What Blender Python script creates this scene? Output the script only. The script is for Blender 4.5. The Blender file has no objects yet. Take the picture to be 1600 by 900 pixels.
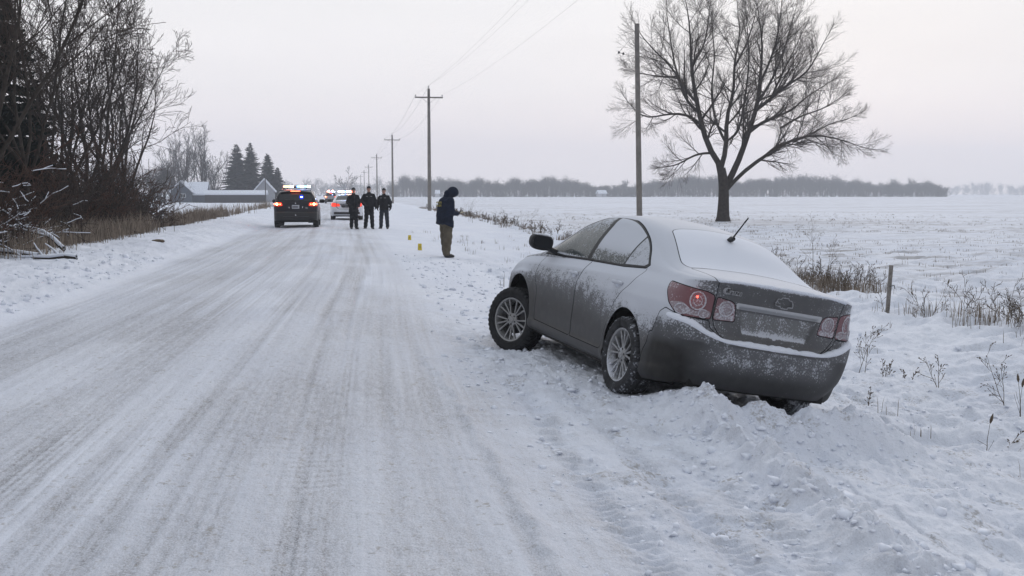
import bpy, math, random
import numpy as np
from mathutils import Vector, Matrix

random.seed(7)
S = bpy.context.scene
COL = S.collection
R = math.radians

# ------------------------------------------------------------------ camera
F_PX = 1600.0                      # focal length in pixels of the 1600 px wide photo
PITCH = math.atan(147 / F_PX)
YAW = math.atan(260 / F_PX * math.cos(PITCH))
CAM_H = 1.5
cam = bpy.data.cameras.new('camera')
cam.sensor_width = 36.0
cam.lens = 36.0 * F_PX / 1600.0
cam.clip_start = 0.05
cam.clip_end = 9000
camo = bpy.data.objects.new('camera', cam)
COL.objects.link(camo)
camo.location = (0, 0, CAM_H)
camo.rotation_euler = (R(90) - PITCH, 0, -YAW)
S.camera = camo
CAMM = Matrix.Rotation(-YAW, 3, 'Z') @ Matrix.Rotation(R(90) - PITCH, 3, 'X')

def ray(px, py):
    return CAMM @ Vector(((px - 800) / F_PX, -(py - 450) / F_PX, -1))

def at(px, py, Y):                 # point of the pixel's ray at distance Y along the road
    d = ray(px, py); k = Y / d.y
    return Vector((d.x * k, Y, CAM_H + d.z * k))

# ------------------------------------------------------------------ sky, sun, exposure
SUN_EL, SUN_AZ = R(9), R(28)       # azimuth measured from the road direction to the right
w = bpy.data.worlds.new('World'); S.world = w; w.use_nodes = True
nt = w.node_tree; nt.nodes.clear()
N = nt.nodes.new; L = nt.links.new
out = N('ShaderNodeOutputWorld'); bg = N('ShaderNodeBackground'); bg.inputs[1].default_value = 0.1
sky = N('ShaderNodeTexSky'); sky.sky_type = 'NISHITA'; sky.sun_disc = False
sky.sun_elevation = SUN_EL; sky.sun_rotation = SUN_AZ; sky.dust_density = 3.0
tc = N('ShaderNodeTexCoord'); sep = N('ShaderNodeSeparateXYZ'); L(tc.outputs['Generated'], sep.inputs[0])
ramp = N('ShaderNodeValToRGB'); L(sep.outputs['Z'], ramp.inputs[0])
cr = ramp.color_ramp
cr.elements[0].position = 0.0; cr.elements[0].color = (0.76, 0.685, 0.68, 1)
cr.elements[1].position = 1.0; cr.elements[1].color = (0.69, 0.74, 0.83, 1)
for p_, c_ in ((0.045, (0.79, 0.70, 0.69, 1)), (0.10, (0.775, 0.735, 0.73, 1)), (0.2, (0.755, 0.745, 0.745, 1)), (0.45, (0.71, 0.745, 0.80, 1))):
    e = cr.elements.new(p_); e.color = c_
nz = N('ShaderNodeTexNoise'); nz.inputs['Scale'].default_value = 2.0; nz.inputs['Detail'].default_value = 5
mp = N('ShaderNodeMapping'); mp.inputs['Scale'].default_value = (1, 1, 5); L(tc.outputs['Generated'], mp.inputs[0]); L(mp.outputs[0], nz.inputs[0])
mr = N('ShaderNodeMapRange'); L(nz.outputs[0], mr.inputs[0]); mr.inputs[1].default_value = 0.3; mr.inputs[2].default_value = 0.7
mr.inputs[3].default_value = 9.8; mr.inputs[4].default_value = 10.9
dt = N('ShaderNodeVectorMath'); dt.operation = 'DOT_PRODUCT'; L(tc.outputs['Generated'], dt.inputs[0]); dt.inputs[1].default_value = (math.sin(R(20)), math.cos(R(20)), 0)
md = N('ShaderNodeMapRange'); L(dt.outputs['Value'], md.inputs[0]); md.inputs[1].default_value = -1; md.inputs[2].default_value = 1; md.inputs[3].default_value = 0.62; md.inputs[4].default_value = 1.14
mm_ = N('ShaderNodeMath'); mm_.operation = 'MULTIPLY'; L(mr.outputs[0], mm_.inputs[0]); L(md.outputs[0], mm_.inputs[1])
vm = N('ShaderNodeVectorMath'); vm.operation = 'SCALE'; L(ramp.outputs[0], vm.inputs[0]); L(mm_.outputs[0], vm.inputs['Scale'])
mx = N('ShaderNodeMix'); mx.data_type = 'RGBA'; mx.inputs[0].default_value = 0.012
L(vm.outputs[0], mx.inputs[6]); L(sky.outputs[0], mx.inputs[7])
L(mx.outputs[2], bg.inputs[0]); L(bg.outputs[0], out.inputs[0])
sun = bpy.data.lights.new('sun', 'SUN'); sun.energy = 0.8; sun.angle = R(18); sun.color = (1, 0.9, 0.84)
suno = bpy.data.objects.new('sun', sun); COL.objects.link(suno)
suno.rotation_euler = (R(90) - R(24), 0, math.pi - SUN_AZ)
S.view_settings.view_transform = 'Standard'; S.view_settings.look = 'None'
S.view_settings.exposure = 0.16; S.view_settings.gamma = 1.0
S.cycles.volume_bounces = 1; S.cycles.max_bounces = 6; S.cycles.transparent_max_bounces = 16

# ------------------------------------------------------------------ helpers: objects
def tag(o, label=None, cat=None, group=None, kind=None):
    if label: o['label'] = label
    if cat: o['category'] = cat
    if group: o['group'] = group
    if kind: o['kind'] = kind
    return o

def empty(name, loc=(0, 0, 0), rz=0.0):
    o = bpy.data.objects.new(name, None); COL.objects.link(o)
    o.location = loc; o.rotation_euler = (0, 0, rz); o.empty_display_size = 0.3
    return o

def mesh_obj(name, V, Fs, mat, parent=None, smooth=True, attrs=None, mats=None, mi=None):
    """V (n,3), Fs: one (m,k) int array or a list of such arrays with different k"""
    V = np.asarray(V, dtype=np.float32)
    if not isinstance(Fs, (list, tuple)): Fs = [Fs]
    Fs = [np.asarray(f, dtype=np.int32) for f in Fs if len(f)]
    me = bpy.data.meshes.new(name)
    me.vertices.add(len(V)); me.vertices.foreach_set('co', V.ravel())
    idx = np.concatenate([f.ravel() for f in Fs]); tot = np.concatenate([np.full(len(f), f.shape[1]) for f in Fs])
    st = np.concatenate([[0], np.cumsum(tot)[:-1]])
    me.loops.add(len(idx)); me.loops.foreach_set('vertex_index', idx.astype(np.int32))
    me.polygons.add(len(tot)); me.polygons.foreach_set('loop_start', st.astype(np.int32)); me.polygons.foreach_set('loop_total', tot.astype(np.int32))
    for m in (mats or [mat]): me.materials.append(m)
    if mi is not None: me.polygons.foreach_set('material_index', np.asarray(mi, dtype=np.int32))
    me.polygons.foreach_set('use_smooth', np.full(len(tot), smooth, dtype=bool))
    if attrs:
        for k, a in attrs.items():
            at_ = me.attributes.new(k, 'FLOAT', 'POINT'); at_.data.foreach_set('value', np.asarray(a, dtype=np.float32))
    me.update(calc_edges=True)
    o = bpy.data.objects.new(name, me); COL.objects.link(o); o.parent = parent
    return o

def copy_tree(o, parent=None):
    c = o.copy(); COL.objects.link(c); c.parent = parent
    for ch in list(o.children): copy_tree(ch, c)
    return c

# ------------------------------------------------------------------ helpers: numbers
def ss(a, b, x):
    t = np.clip((x - a) / (b - a), 0, 1); return t * t * (3 - 2 * t)

def _h2(i, j, s):
    n = (i * 374761393 + j * 668265263 + s * 974634777) & 0xFFFFFFFF
    n = ((n ^ (n >> 13)) * 1274126177) & 0xFFFFFFFF
    return ((n ^ (n >> 16)) & 0xFFFF) / 65535.0

def vn(x, y, s=0):
    xi = np.floor(x).astype(np.int64); yi = np.floor(y).astype(np.int64)
    fx = x - xi; fy = y - yi; fx = fx * fx * fx * (fx * (fx * 6 - 15) + 10); fy = fy * fy * fy * (fy * (fy * 6 - 15) + 10)
    a = _h2(xi, yi, s); b = _h2(xi + 1, yi, s); c = _h2(xi, yi + 1, s); d = _h2(xi + 1, yi + 1, s)
    return (a + (b - a) * fx) * (1 - fy) + (c + (d - c) * fx) * fy - 0.5

def fbm(x, y, s=0, o=4, lac=2.03, g=0.5):
    r = 0; a = 1.0
    for k in range(o):
        c_, s_ = math.cos(k * 0.9), math.sin(k * 0.9)
        r = r + a * vn(x * c_ - y * s_ + 17.3 * k, x * s_ + y * c_ - 5.1 * k, s + k); x = x * lac; y = y * lac; a *= g
    return r

def billow(x, y, s=0, o=3):
    r = 0; a = 1.0
    for k in range(o):
        r = r + a * (0.5 - np.abs(vn(x + 3.7 * k, y - 9.2 * k, s + k) * 2)); x = x * 2.1; y = y * 2.1; a *= 0.5
    return r

def pch(xs, ys):
    """monotone cubic interpolation table"""
    xs = np.asarray(xs, float); ys = np.asarray(ys, float); h = np.diff(xs); d = np.diff(ys) / h
    m = np.zeros(len(xs)); m[0] = d[0]; m[-1] = d[-1]
    for i in range(1, len(xs) - 1):
        if d[i - 1] * d[i] > 0:
            w1 = 2 * h[i] + h[i - 1]; w2 = h[i] + 2 * h[i - 1]; m[i] = (w1 + w2) / (w1 / d[i - 1] + w2 / d[i])
    def f(x):
        x = np.clip(np.asarray(x, float), xs[0], xs[-1]); i = np.clip(np.searchsorted(xs, x, side='right') - 1, 0, len(xs) - 2)
        t = (x - xs[i]) / h[i]; t2 = t * t; t3 = t2 * t
        return (2 * t3 - 3 * t2 + 1) * ys[i] + (t3 - 2 * t2 + t) * h[i] * m[i] + (-2 * t3 + 3 * t2) * ys[i + 1] + (t3 - t2) * h[i] * m[i + 1]
    return f

def cspline(P, n):
    """natural cubic spline through the points P, n samples at even arc length"""
    P = np.asarray(P, float); t = np.concatenate([[0], np.cumsum(np.linalg.norm(np.diff(P, axis=0), axis=1))]); m = len(t); h = np.diff(t)
    A = np.eye(m); B = np.zeros_like(P)
    for i in range(1, m - 1):
        A[i, i - 1] = h[i - 1]; A[i, i] = 2 * (h[i - 1] + h[i]); A[i, i + 1] = h[i]; B[i] = 6 * ((P[i + 1] - P[i]) / h[i] - (P[i] - P[i - 1]) / h[i - 1])
    M = np.linalg.solve(A, B)
    q = np.linspace(0, t[-1], n * 6); i = np.clip(np.searchsorted(t, q, side='right') - 1, 0, m - 2); a = (t[i + 1] - q) / h[i]; b = (q - t[i]) / h[i]
    X = a[:, None] * P[i] + b[:, None] * P[i + 1] + ((a ** 3 - a)[:, None] * M[i] + (b ** 3 - b)[:, None] * M[i + 1]) * (h[i] ** 2)[:, None] / 6
    l = np.concatenate([[0], np.cumsum(np.linalg.norm(np.diff(X, axis=0), axis=1))]); e = np.linspace(0, l[-1], n)
    return np.stack([np.interp(e, l, X[:, k]) for k in range(P.shape[1])], 1)

def sdf_poly(px, pz, poly):
    """signed distance (negative inside) to a closed polygon"""
    P = np.asarray(poly, float); d = np.full(px.shape, 1e9); ins = np.zeros(px.shape, bool); n = len(P); j = n - 1
    for i in range(n):
        ax, az = P[i]; bx, bz = P[j]; ex, ez = bx - ax, bz - az; wx = px - ax; wz = pz - az
        t = np.clip((wx * ex + wz * ez) / (ex * ex + ez * ez + 1e-12), 0, 1); d = np.minimum(d, (wx - ex * t) ** 2 + (wz - ez * t) ** 2)
        c = ((az > pz) != (bz > pz)) & (px < (bx - ax) * (pz - az) / (bz - az + 1e-12) + ax); ins ^= c; j = i
    return np.where(ins, -1, 1) * np.sqrt(d)

def rpoly(P, r=0.03, n=4):
    """polygon with rounded corners"""
    P = [np.array(p, float) for p in P]; o = []
    for i in range(len(P)):
        a, b, c = P[i - 1], P[i], P[(i + 1) % len(P)]
        la, lc = np.linalg.norm(a - b), np.linalg.norm(c - b); k = min(r, la * 0.45, lc * 0.45)
        s, e = b + (a - b) / la * k, b + (c - b) / lc * k
        for j in range(n + 1):
            t = j / n; o.append((1 - t) ** 2 * s + 2 * t * (1 - t) * b + t * t * e)
    return np.array(o)

# ------------------------------------------------------------------ helpers: mesh building
class MB:
    """collects simple shapes into one mesh"""
    def __init__(s): s.V = []; s.F = {}; s.n = 0
    def add(s, V, F):
        V = np.asarray(V, float); F = np.asarray(F, int); s.V.append(V); s.F.setdefault(F.shape[1], []).append(F + s.n); s.n += len(V); return s
    def box(s, c, d, rot=None, bev=0.0):
        x, y, z = [k / 2 for k in d]
        if bev <= 0:
            V = np.array([(i, j, k) for i in (-x, x) for j in (-y, y) for k in (-z, z)])
            F = [(0, 1, 3, 2), (4, 6, 7, 5), (0, 4, 5, 1), (2, 3, 7, 6), (0, 2, 6, 4), (1, 5, 7, 3)]
        else:
            b = min(bev, x, y, z) * 0.98; V = []
            for sx in (-1, 1):
                for sy in (-1, 1):
                    for sz in (-1, 1):
                        V += [(sx * x, sy * (y - b), sz * (z - b)), (sx * (x - b), sy * y, sz * (z - b)), (sx * (x - b), sy * (y - b), sz * z)]
            V = np.array(V)
            def k(sx, sy, sz, a): return ((sx > 0) * 4 + (sy > 0) * 2 + (sz > 0)) * 3 + a
            Q = []; T = []
            for sg in (-1, 1):
                Q += [(k(sg, -1, -1, 0), k(sg, 1, -1, 0), k(sg, 1, 1, 0), k(sg, -1, 1, 0))[::sg], (k(-1, sg, -1, 1), k(1, sg, -1, 1), k(1, sg, 1, 1), k(-1, sg, 1, 1))[::-sg],
                      (k(-1, -1, sg, 2), k(1, -1, sg, 2), k(1, 1, sg, 2), k(-1, 1, sg, 2))[::sg]]
            for a_ in (-1, 1):
                for b_ in (-1, 1):
                    Q += [(k(-1, a_, b_, 1), k(1, a_, b_, 1), k(1, a_, b_, 2), k(-1, a_, b_, 2)), (k(a_, -1, b_, 0), k(a_, 1, b_, 0), k(a_, 1, b_, 2), k(a_, -1, b_, 2)),
                          (k(a_, b_, -1, 0), k(a_, b_, 1, 0), k(a_, b_, 1, 1), k(a_, b_, -1, 1))]
                    for c_ in (-1, 1): T.append((k(a_, b_, c_, 0), k(a_, b_, c_, 1), k(a_, b_, c_, 2)))
            V = V if rot is None else V @ np.array(rot).T
            V = V + np.array(c); s.add(V, Q); s.F.setdefault(3, []).append(np.array(T) + s.n - len(V)); return s
        if rot is not None: V = V @ np.array(rot).T
        return s.add(V + np.array(c), F)
    def tube(s, pts, rad, n=8, cap=True):
        P = np.asarray(pts, float); rad = np.broadcast_to(np.asarray(rad, float), (len(P),)); V = []
        t = np.gradient(P, axis=0); t /= np.linalg.norm(t, axis=1)[:, None] + 1e-12
        ref = np.array([0, 0, 1.0]) if abs(t[:, 2]).mean() < 0.9 else np.array([1.0, 0, 0])
        u = np.cross(t, ref); u /= np.linalg.norm(u, axis=1)[:, None] + 1e-12; v = np.cross(t, u)
        a = np.arange(n) * 2 * math.pi / n
        V = (P[:, None] + rad[:, None, None] * (np.cos(a)[None, :, None] * u[:, None] + np.sin(a)[None, :, None] * v[:, None])).reshape(-1, 3)
        m = len(P); i = np.arange(m - 1)[:, None] * n; j = np.arange(n)[None]; j2 = (j + 1) % n
        s.add(V, np.stack([i + j, i + j2, i + n + j2, i + n + j], -1).reshape(-1, 4)); b = s.n - len(V)
        if cap:
            for k, rev in ((0, 1), (m - 1, 0)):
                q = [b + k * n + z for z in range(n)]; s.F.setdefault(n, []).append(np.array([q if rev else q[::-1]]))
        return s
    def lathe(s, prof, n=24, axis='z', c=(0, 0, 0), closed=False):
        """prof: list of (radius, height)"""
        P = np.asarray(prof, float); a = np.arange(n) * 2 * math.pi / n; m = len(P)
        X = P[:, 0][:, None] * np.cos(a); Y = P[:, 0][:, None] * np.sin(a); Z = np.repeat(P[:, 1][:, None], n, 1)
        V = np.stack([X, Y, Z], -1) if axis == 'z' else (np.stack([X, Z, Y], -1) if axis == 'y' else np.stack([Z, X, Y], -1))
        mm = m if closed else m - 1; i = np.arange(mm)[:, None]; i2 = (i + 1) % m; j = np.arange(n)[None]; j2 = (j + 1) % n
        return s.add(V.reshape(-1, 3) + np.array(c), np.stack([i * n + j, i * n + j2, i2 * n + j2, i2 * n + j], -1).reshape(-1, 4))
    def prism(s, poly, a0, a1, axis='x'):
        P = np.asarray(poly, float); n = len(P)
        def put(h): return {'x': np.c_[np.full(n, h), P], 'y': np.c_[P[:, 0], np.full(n, h), P[:, 1]], 'z': np.c_[P, np.full(n, h)]}[axis]
        V = np.concatenate([put(a0), put(a1)]); i = np.arange(n); j = (i + 1) % n
        s.add(V, np.stack([i, j, j + n, i + n], 1)); b = s.n - 2 * n
        s.F.setdefault(n, []).append(np.array([[b + k for k in range(n)][::-1]])); s.F[n].append(np.array([[b + n + k for k in range(n)]]))
        return s
    def build(s, name, mat, parent=None, smooth=False, attrs=None):
        return mesh_obj(name, np.concatenate(s.V), [np.concatenate(f) for f in s.F.values()], mat, parent, smooth, attrs)
    def arr(s): return np.concatenate(s.V)

def tubes(polys, sides=4):
    """polys: list of (points (m,3), radii (m)); one vertex/face array for all of them"""
    by = {}
    for P, r in polys: by.setdefault(len(P), []).append((P, r))
    VV = []; FF = []; b = 0
    for m, lst in by.items():
        P = np.array([p for p, _ in lst], float); r = np.array([q for _, q in lst], float)
        d = P[:, -1] - P[:, 0]; d /= np.linalg.norm(d, axis=1)[:, None] + 1e-9
        ref = np.where((np.abs(d[:, 2]) < 0.9)[:, None], np.array([[0, 0, 1.0]]), np.array([[1.0, 0, 0]]))
        u = np.cross(d, ref); u /= np.linalg.norm(u, axis=1)[:, None] + 1e-9; v = np.cross(d, u)
        a = np.arange(sides) * 2 * math.pi / sides
        ring = np.cos(a)[None, :, None] * u[:, None] + np.sin(a)[None, :, None] * v[:, None]
        V = P[:, :, None] + r[:, :, None, None] * ring[:, None]
        k = len(lst); i0 = (np.arange(k) * m * sides)[:, None, None] + b; i = (np.arange(m - 1) * sides)[None, :, None]; j = np.arange(sides)[None, None]; j2 = (j + 1) % sides
        FF.append(np.stack([i0 + i + j, i0 + i + j2, i0 + i + sides + j2, i0 + i + sides + j], -1).reshape(-1, 4)); VV.append(V.reshape(-1, 3)); b += k * m * sides
    return np.concatenate(VV), np.concatenate(FF)

def surface_nets(f, lo, hi, h):
    """mesh of the zero level of f(x,y,z) (negative inside)"""
    ax = [np.arange(lo[k], hi[k] + h, h) for k in range(3)]; X, Y, Z = np.meshgrid(*ax, indexing='ij'); D = f(X, Y, Z)
    sg = D < 0; nx, ny, nz_ = [s_ - 1 for s_ in D.shape]
    acc = np.zeros((nx, ny, nz_, 3)); cnt = np.zeros((nx, ny, nz_))
    C = [(i, j, k) for i in (0, 1) for j in (0, 1) for k in (0, 1)]
    def sub(A, c): return A[c[0]:c[0] + nx, c[1]:c[1] + ny, c[2]:c[2] + nz_]
    for a in C:
        for d in range(3):
            if a[d] == 1: continue
            b = list(a); b[d] = 1; va = sub(D, a); vb = sub(D, b); cr_ = (va < 0) != (vb < 0); t = np.where(cr_, va / np.where(cr_, va - vb, 1), 0)
            for q in range(3): acc[..., q] += np.where(cr_, a[q] + (t if q == d else 0), 0)
            cnt += cr_
    act = cnt > 0; ids = -np.ones(act.shape, int); ids[act] = np.arange(act.sum()); ii = np.argwhere(act)
    V = (ii + acc[act] / cnt[act][:, None]) * h + np.array([a[0] for a in ax]); F = []
    for d in range(3):
        u, v = (d + 1) % 3, (d + 2) % 3; sl0 = [slice(None)] * 3; sl1 = [slice(None)] * 3
        sl0[d] = slice(0, -1); sl1[d] = slice(1, None); a0 = sg[tuple(sl0)]; a1 = sg[tuple(sl1)]; e = np.argwhere(a0 != a1)
        ok = (e[:, u] > 0) & (e[:, v] > 0) & (e[:, u] < ids.shape[u]) & (e[:, v] < ids.shape[v]) & (e[:, d] < ids.shape[d]); e = e[ok]
        q = []
        for du, dv in ((1, 1), (0, 1), (0, 0), (1, 0)):
            g = e.copy(); g[:, u] -= du; g[:, v] -= dv; q.append(ids[g[:, 0], g[:, 1], g[:, 2]])
        q = np.stack(q, 1); ins = sg[e[:, 0], e[:, 1], e[:, 2]]; q[~ins] = q[~ins][:, ::-1]; F.append(q)
    F = np.concatenate(F); return V, F[(F >= 0).all(1)]

def cone_sdf(X, Y, Z, a, b, ra, rb, sq=(1, 1, 1)):
    """rounded tapering limb between a and b"""
    a = np.array(a, float); b = np.array(b, float); d = b - a; t = np.clip(((X - a[0]) * d[0] + (Y - a[1]) * d[1] + (Z - a[2]) * d[2]) / (d @ d + 1e-9), 0, 1)
    return np.sqrt(((X - a[0] - t * d[0]) / sq[0]) ** 2 + ((Y - a[1] - t * d[1]) / sq[1]) ** 2 + ((Z - a[2] - t * d[2]) / sq[2]) ** 2) - (ra + (rb - ra) * t)

def smin(a, b, k=0.03):
    h = np.clip(0.5 + 0.5 * (b - a) / k, 0, 1); return b + (a - b) * h - k * h * (1 - h)

# ------------------------------------------------------------------ helpers: materials
def mat(name, color, rough=0.6, metal=0.0, spec=0.5, emit=None, es=1.0, var=0.0, vscale=8.0, bump=0.0, bscale=40.0, coat=0.0):
    m = bpy.data.materials.new(name); m.use_nodes = True; t = m.node_tree; b = t.nodes['Principled BSDF']
    b.inputs['Base Color'].default_value = (*color, 1); b.inputs['Roughness'].default_value = rough; b.inputs['Metallic'].default_value = metal
    b.inputs['Specular IOR Level'].default_value = spec; b.inputs['Coat Weight'].default_value = coat
    if emit: b.inputs['Emission Color'].default_value = (*emit, 1); b.inputs['Emission Strength'].default_value = es
    if var or bump:
        c = t.nodes.new('ShaderNodeTexCoord')
    if var:
        n = t.nodes.new('ShaderNodeTexNoise'); n.inputs['Scale'].default_value = vscale; n.inputs['Detail'].default_value = 5; t.links.new(c.outputs['Object'], n.inputs[0])
        r = t.nodes.new('ShaderNodeMapRange'); t.links.new(n.outputs[0], r.inputs[0]); r.inputs[1].default_value = 0.3; r.inputs[2].default_value = 0.7; r.inputs[3].default_value = 1 - var; r.inputs[4].default_value = 1 + var
        v = t.nodes.new('ShaderNodeVectorMath'); v.operation = 'SCALE'; v.inputs[0].default_value = color; t.links.new(r.outputs[0], v.inputs['Scale']); t.links.new(v.outputs[0], b.inputs['Base Color'])
    if bump:
        n = t.nodes.new('ShaderNodeTexNoise'); n.inputs['Scale'].default_value = bscale; n.inputs['Detail'].default_value = 4; t.links.new(c.outputs['Object'], n.inputs[0])
        q = t.nodes.new('ShaderNodeBump'); q.inputs['Strength'].default_value = bump; q.inputs['Distance'].default_value = 0.02; t.links.new(n.outputs[0], q.inputs['Height']); t.links.new(q.outputs[0], b.inputs['Normal'])
    return m

SNOWC = (0.72, 0.755, 0.83)

def frosty(name, color, rough=0.35, metal=0.0, coat=0.0, emit=None, es=1.0, grain=1.0, film=0.12, veil=0.35, spec=0.5, cover=(.55, .80)):
    """a surface with rime on it; the mesh attribute «frost» (0..1) says how much of it is covered"""
    m = bpy.data.materials.new(name); m.use_nodes = True; t = m.node_tree; b = t.nodes['Principled BSDF']; n = t.nodes.new; l = t.links.new
    c = n('ShaderNodeTexCoord'); a = n('ShaderNodeAttribute'); a.attribute_name = 'frost'
    n1 = n('ShaderNodeTexNoise'); n1.inputs['Scale'].default_value = 88 * grain; n1.inputs['Detail'].default_value = 3; n1.inputs['Roughness'].default_value = 0.7; l(c.outputs['Object'], n1.inputs[0])
    n2 = n('ShaderNodeTexNoise'); n2.inputs['Scale'].default_value = 13; n2.inputs['Detail'].default_value = 3; l(c.outputs['Object'], n2.inputs[0])
    n3 = n('ShaderNodeTexVoronoi'); n3.inputs['Scale'].default_value = 62 * grain; n3.feature = 'F1'; l(c.outputs['Object'], n3.inputs[0])
    s1 = n('ShaderNodeMath'); s1.operation = 'MULTIPLY_ADD'; l(n2.outputs[0], s1.inputs[0]); s1.inputs[1].default_value = 0.62; l(n1.outputs[0], s1.inputs[2])
    s2 = n('ShaderNodeMath'); s2.operation = 'MULTIPLY_ADD'; l(n3.outputs['Distance'], s2.inputs[0]); s2.inputs[1].default_value = -0.35; l(s1.outputs[0], s2.inputs[2])
    # coverage: noise (about 0.25..0.95) + 1.1*frost - 0.95
    k = n('ShaderNodeMath'); k.operation = 'MULTIPLY_ADD'; l(a.outputs['Fac'], k.inputs[0]); k.inputs[1].default_value = 1.15; k.inputs[2].default_value = -1.10
    s3 = n('ShaderNodeMath'); s3.operation = 'ADD'; l(k.outputs[0], s3.inputs[0]); l(s2.outputs[0], s3.inputs[1])
    r = n('ShaderNodeMapRange'); r.interpolation_type = 'SMOOTHSTEP'; l(s3.outputs[0], r.inputs[0]); r.inputs[1].default_value = -0.10; r.inputs[2].default_value = 0.20; r.inputs[3].default_value = 0
    rc = n('ShaderNodeMapRange'); l(a.outputs['Fac'], rc.inputs[0]); rc.inputs[1].default_value = 0.15; rc.inputs[2].default_value = 1.05; rc.inputs[3].default_value = cover[0]; rc.inputs[4].default_value = cover[1]; l(rc.outputs[0], r.inputs[4])
    # thin even film under the grains
    f = n('ShaderNodeMath'); f.operation = 'MULTIPLY'; l(a.outputs['Fac'], f.inputs[0]); f.inputs[1].default_value = film * 3
    mxx = n('ShaderNodeMath'); mxx.operation = 'MAXIMUM'; mxx.use_clamp = True; l(r.outputs[0], mxx.inputs[0]); l(f.outputs[0], mxx.inputs[1])
    # dirt veil on the clean part
    dv = n('ShaderNodeMapRange'); l(n2.outputs[0], dv.inputs[0]); dv.inputs[1].default_value = 0.3; dv.inputs[2].default_value = 0.75; dv.inputs[3].default_value = 0.0; dv.inputs[4].default_value = veil
    dm = n('ShaderNodeMix'); dm.data_type = 'RGBA'; l(dv.outputs[0], dm.inputs[0]); dm.inputs[6].default_value = (*color, 1); dm.inputs[7].default_value = (color[0] * 0.6 + 0.06, color[1] * 0.6 + 0.06, color[2] * 0.6 + 0.055, 1)
    cm = n('ShaderNodeMix'); cm.data_type = 'RGBA'; l(mxx.outputs[0], cm.inputs[0]); l(dm.outputs[2], cm.inputs[6]); cm.inputs[7].default_value = (*[q * 0.93 for q in SNOWC], 1); l(cm.outputs[2], b.inputs['Base Color'])
    rr = n('ShaderNodeMapRange'); l(mxx.outputs[0], rr.inputs[0]); rr.inputs[3].default_value = rough; rr.inputs[4].default_value = 0.85; l(rr.outputs[0], b.inputs['Roughness'])
    mm = n('ShaderNodeMapRange'); l(mxx.outputs[0], mm.inputs[0]); mm.inputs[3].default_value = metal; mm.inputs[4].default_value = 0; l(mm.outputs[0], b.inputs['Metallic'])
    b.inputs['Specular IOR Level'].default_value = spec
    if coat:
        q = n('ShaderNodeMapRange'); l(mxx.outputs[0], q.inputs[0]); q.inputs[2].default_value = 0.4; q.inputs[3].default_value = coat; q.inputs[4].default_value = 0; l(q.outputs[0], b.inputs['Coat Weight']); b.inputs['Coat Roughness'].default_value = 0.25
    bu = n('ShaderNodeBump'); bu.inputs['Strength'].default_value = 0.5; bu.inputs['Distance'].default_value = 0.006; l(r.outputs[0], bu.inputs['Height']); l(bu.outputs[0], b.inputs['Normal'])
    if emit: b.inputs['Emission Color'].default_value = (*emit, 1); b.inputs['Emission Strength'].default_value = es
    return m

# ================================================================== the ground
CAR_POS = Vector((1.653 * math.cos(YAW) + 8.755 * math.sin(YAW), 8.755 * math.cos(YAW) - 1.653 * math.sin(YAW), CAM_H - 1.828))
def _rot(v): return Vector((v[0] * math.cos(YAW) + v[1] * math.sin(YAW), v[1] * math.cos(YAW) - v[0] * math.sin(YAW), v[2]))
CAR_F = _rot((-.3166, .9479, .0337)).normalized(); CAR_L = _rot((-.9313, -.3174, .1787)); CAR_U = CAR_F.cross(CAR_L).normalized(); CAR_L = CAR_U.cross(CAR_F)
CARM = Matrix((CAR_F, CAR_L, CAR_U)).transposed().to_4x4(); CARM.translation = CAR_POS
def cw(x, y, z): return CARM @ Vector((x, y, z))
# lowest points of the four tyres
TYRES = [cw(0, .785, .34 - .328), cw(0, -.785, .34 - .328), cw(2.64, .87, .235 - .35), cw(2.59, -.785, .315 - .335)]

prof = pch([-400, -60, -14, -11, -9, -7.2, -6.2, -5.2, -4.5, -3.95, -3.6, -.7, .75, 1.2, 1.9, 2.6, 3.4, 4.4, 5.4, 6.6, 8.4, 9.8, 12, 20, 60, 400],
           [-.5, -.5, -.42, -.30, -.05, .20, .28, .26, .17, .06, .0, .03, .0, -.04, -.12, -.23, -.38, -.55, -.68, -.70, -.58, -.48, -.50, -.45, -.45, -.45])

def ground_base(x, y):
    wob = .25 * fbm(y * .09, 0 * y, 41, 2)
    z = prof(x + wob * (np.abs(x) > 3) + .1 * wob)
    # the shoulder is wider further along the road, the ditch shallower
    far = ss(14, 30, y); z = z * (1 - far) + far * np.where(x > 1.2, prof(1.2 + (x - 1.2) * .72) * .8, z)
    z = z + .45 * ss(40, 85, y) * np.exp(-((x - 7.5) / 2.2) ** 2) + .8 * ss(90, 300, y) * ss(-25, -60, x)
    return z

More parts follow.
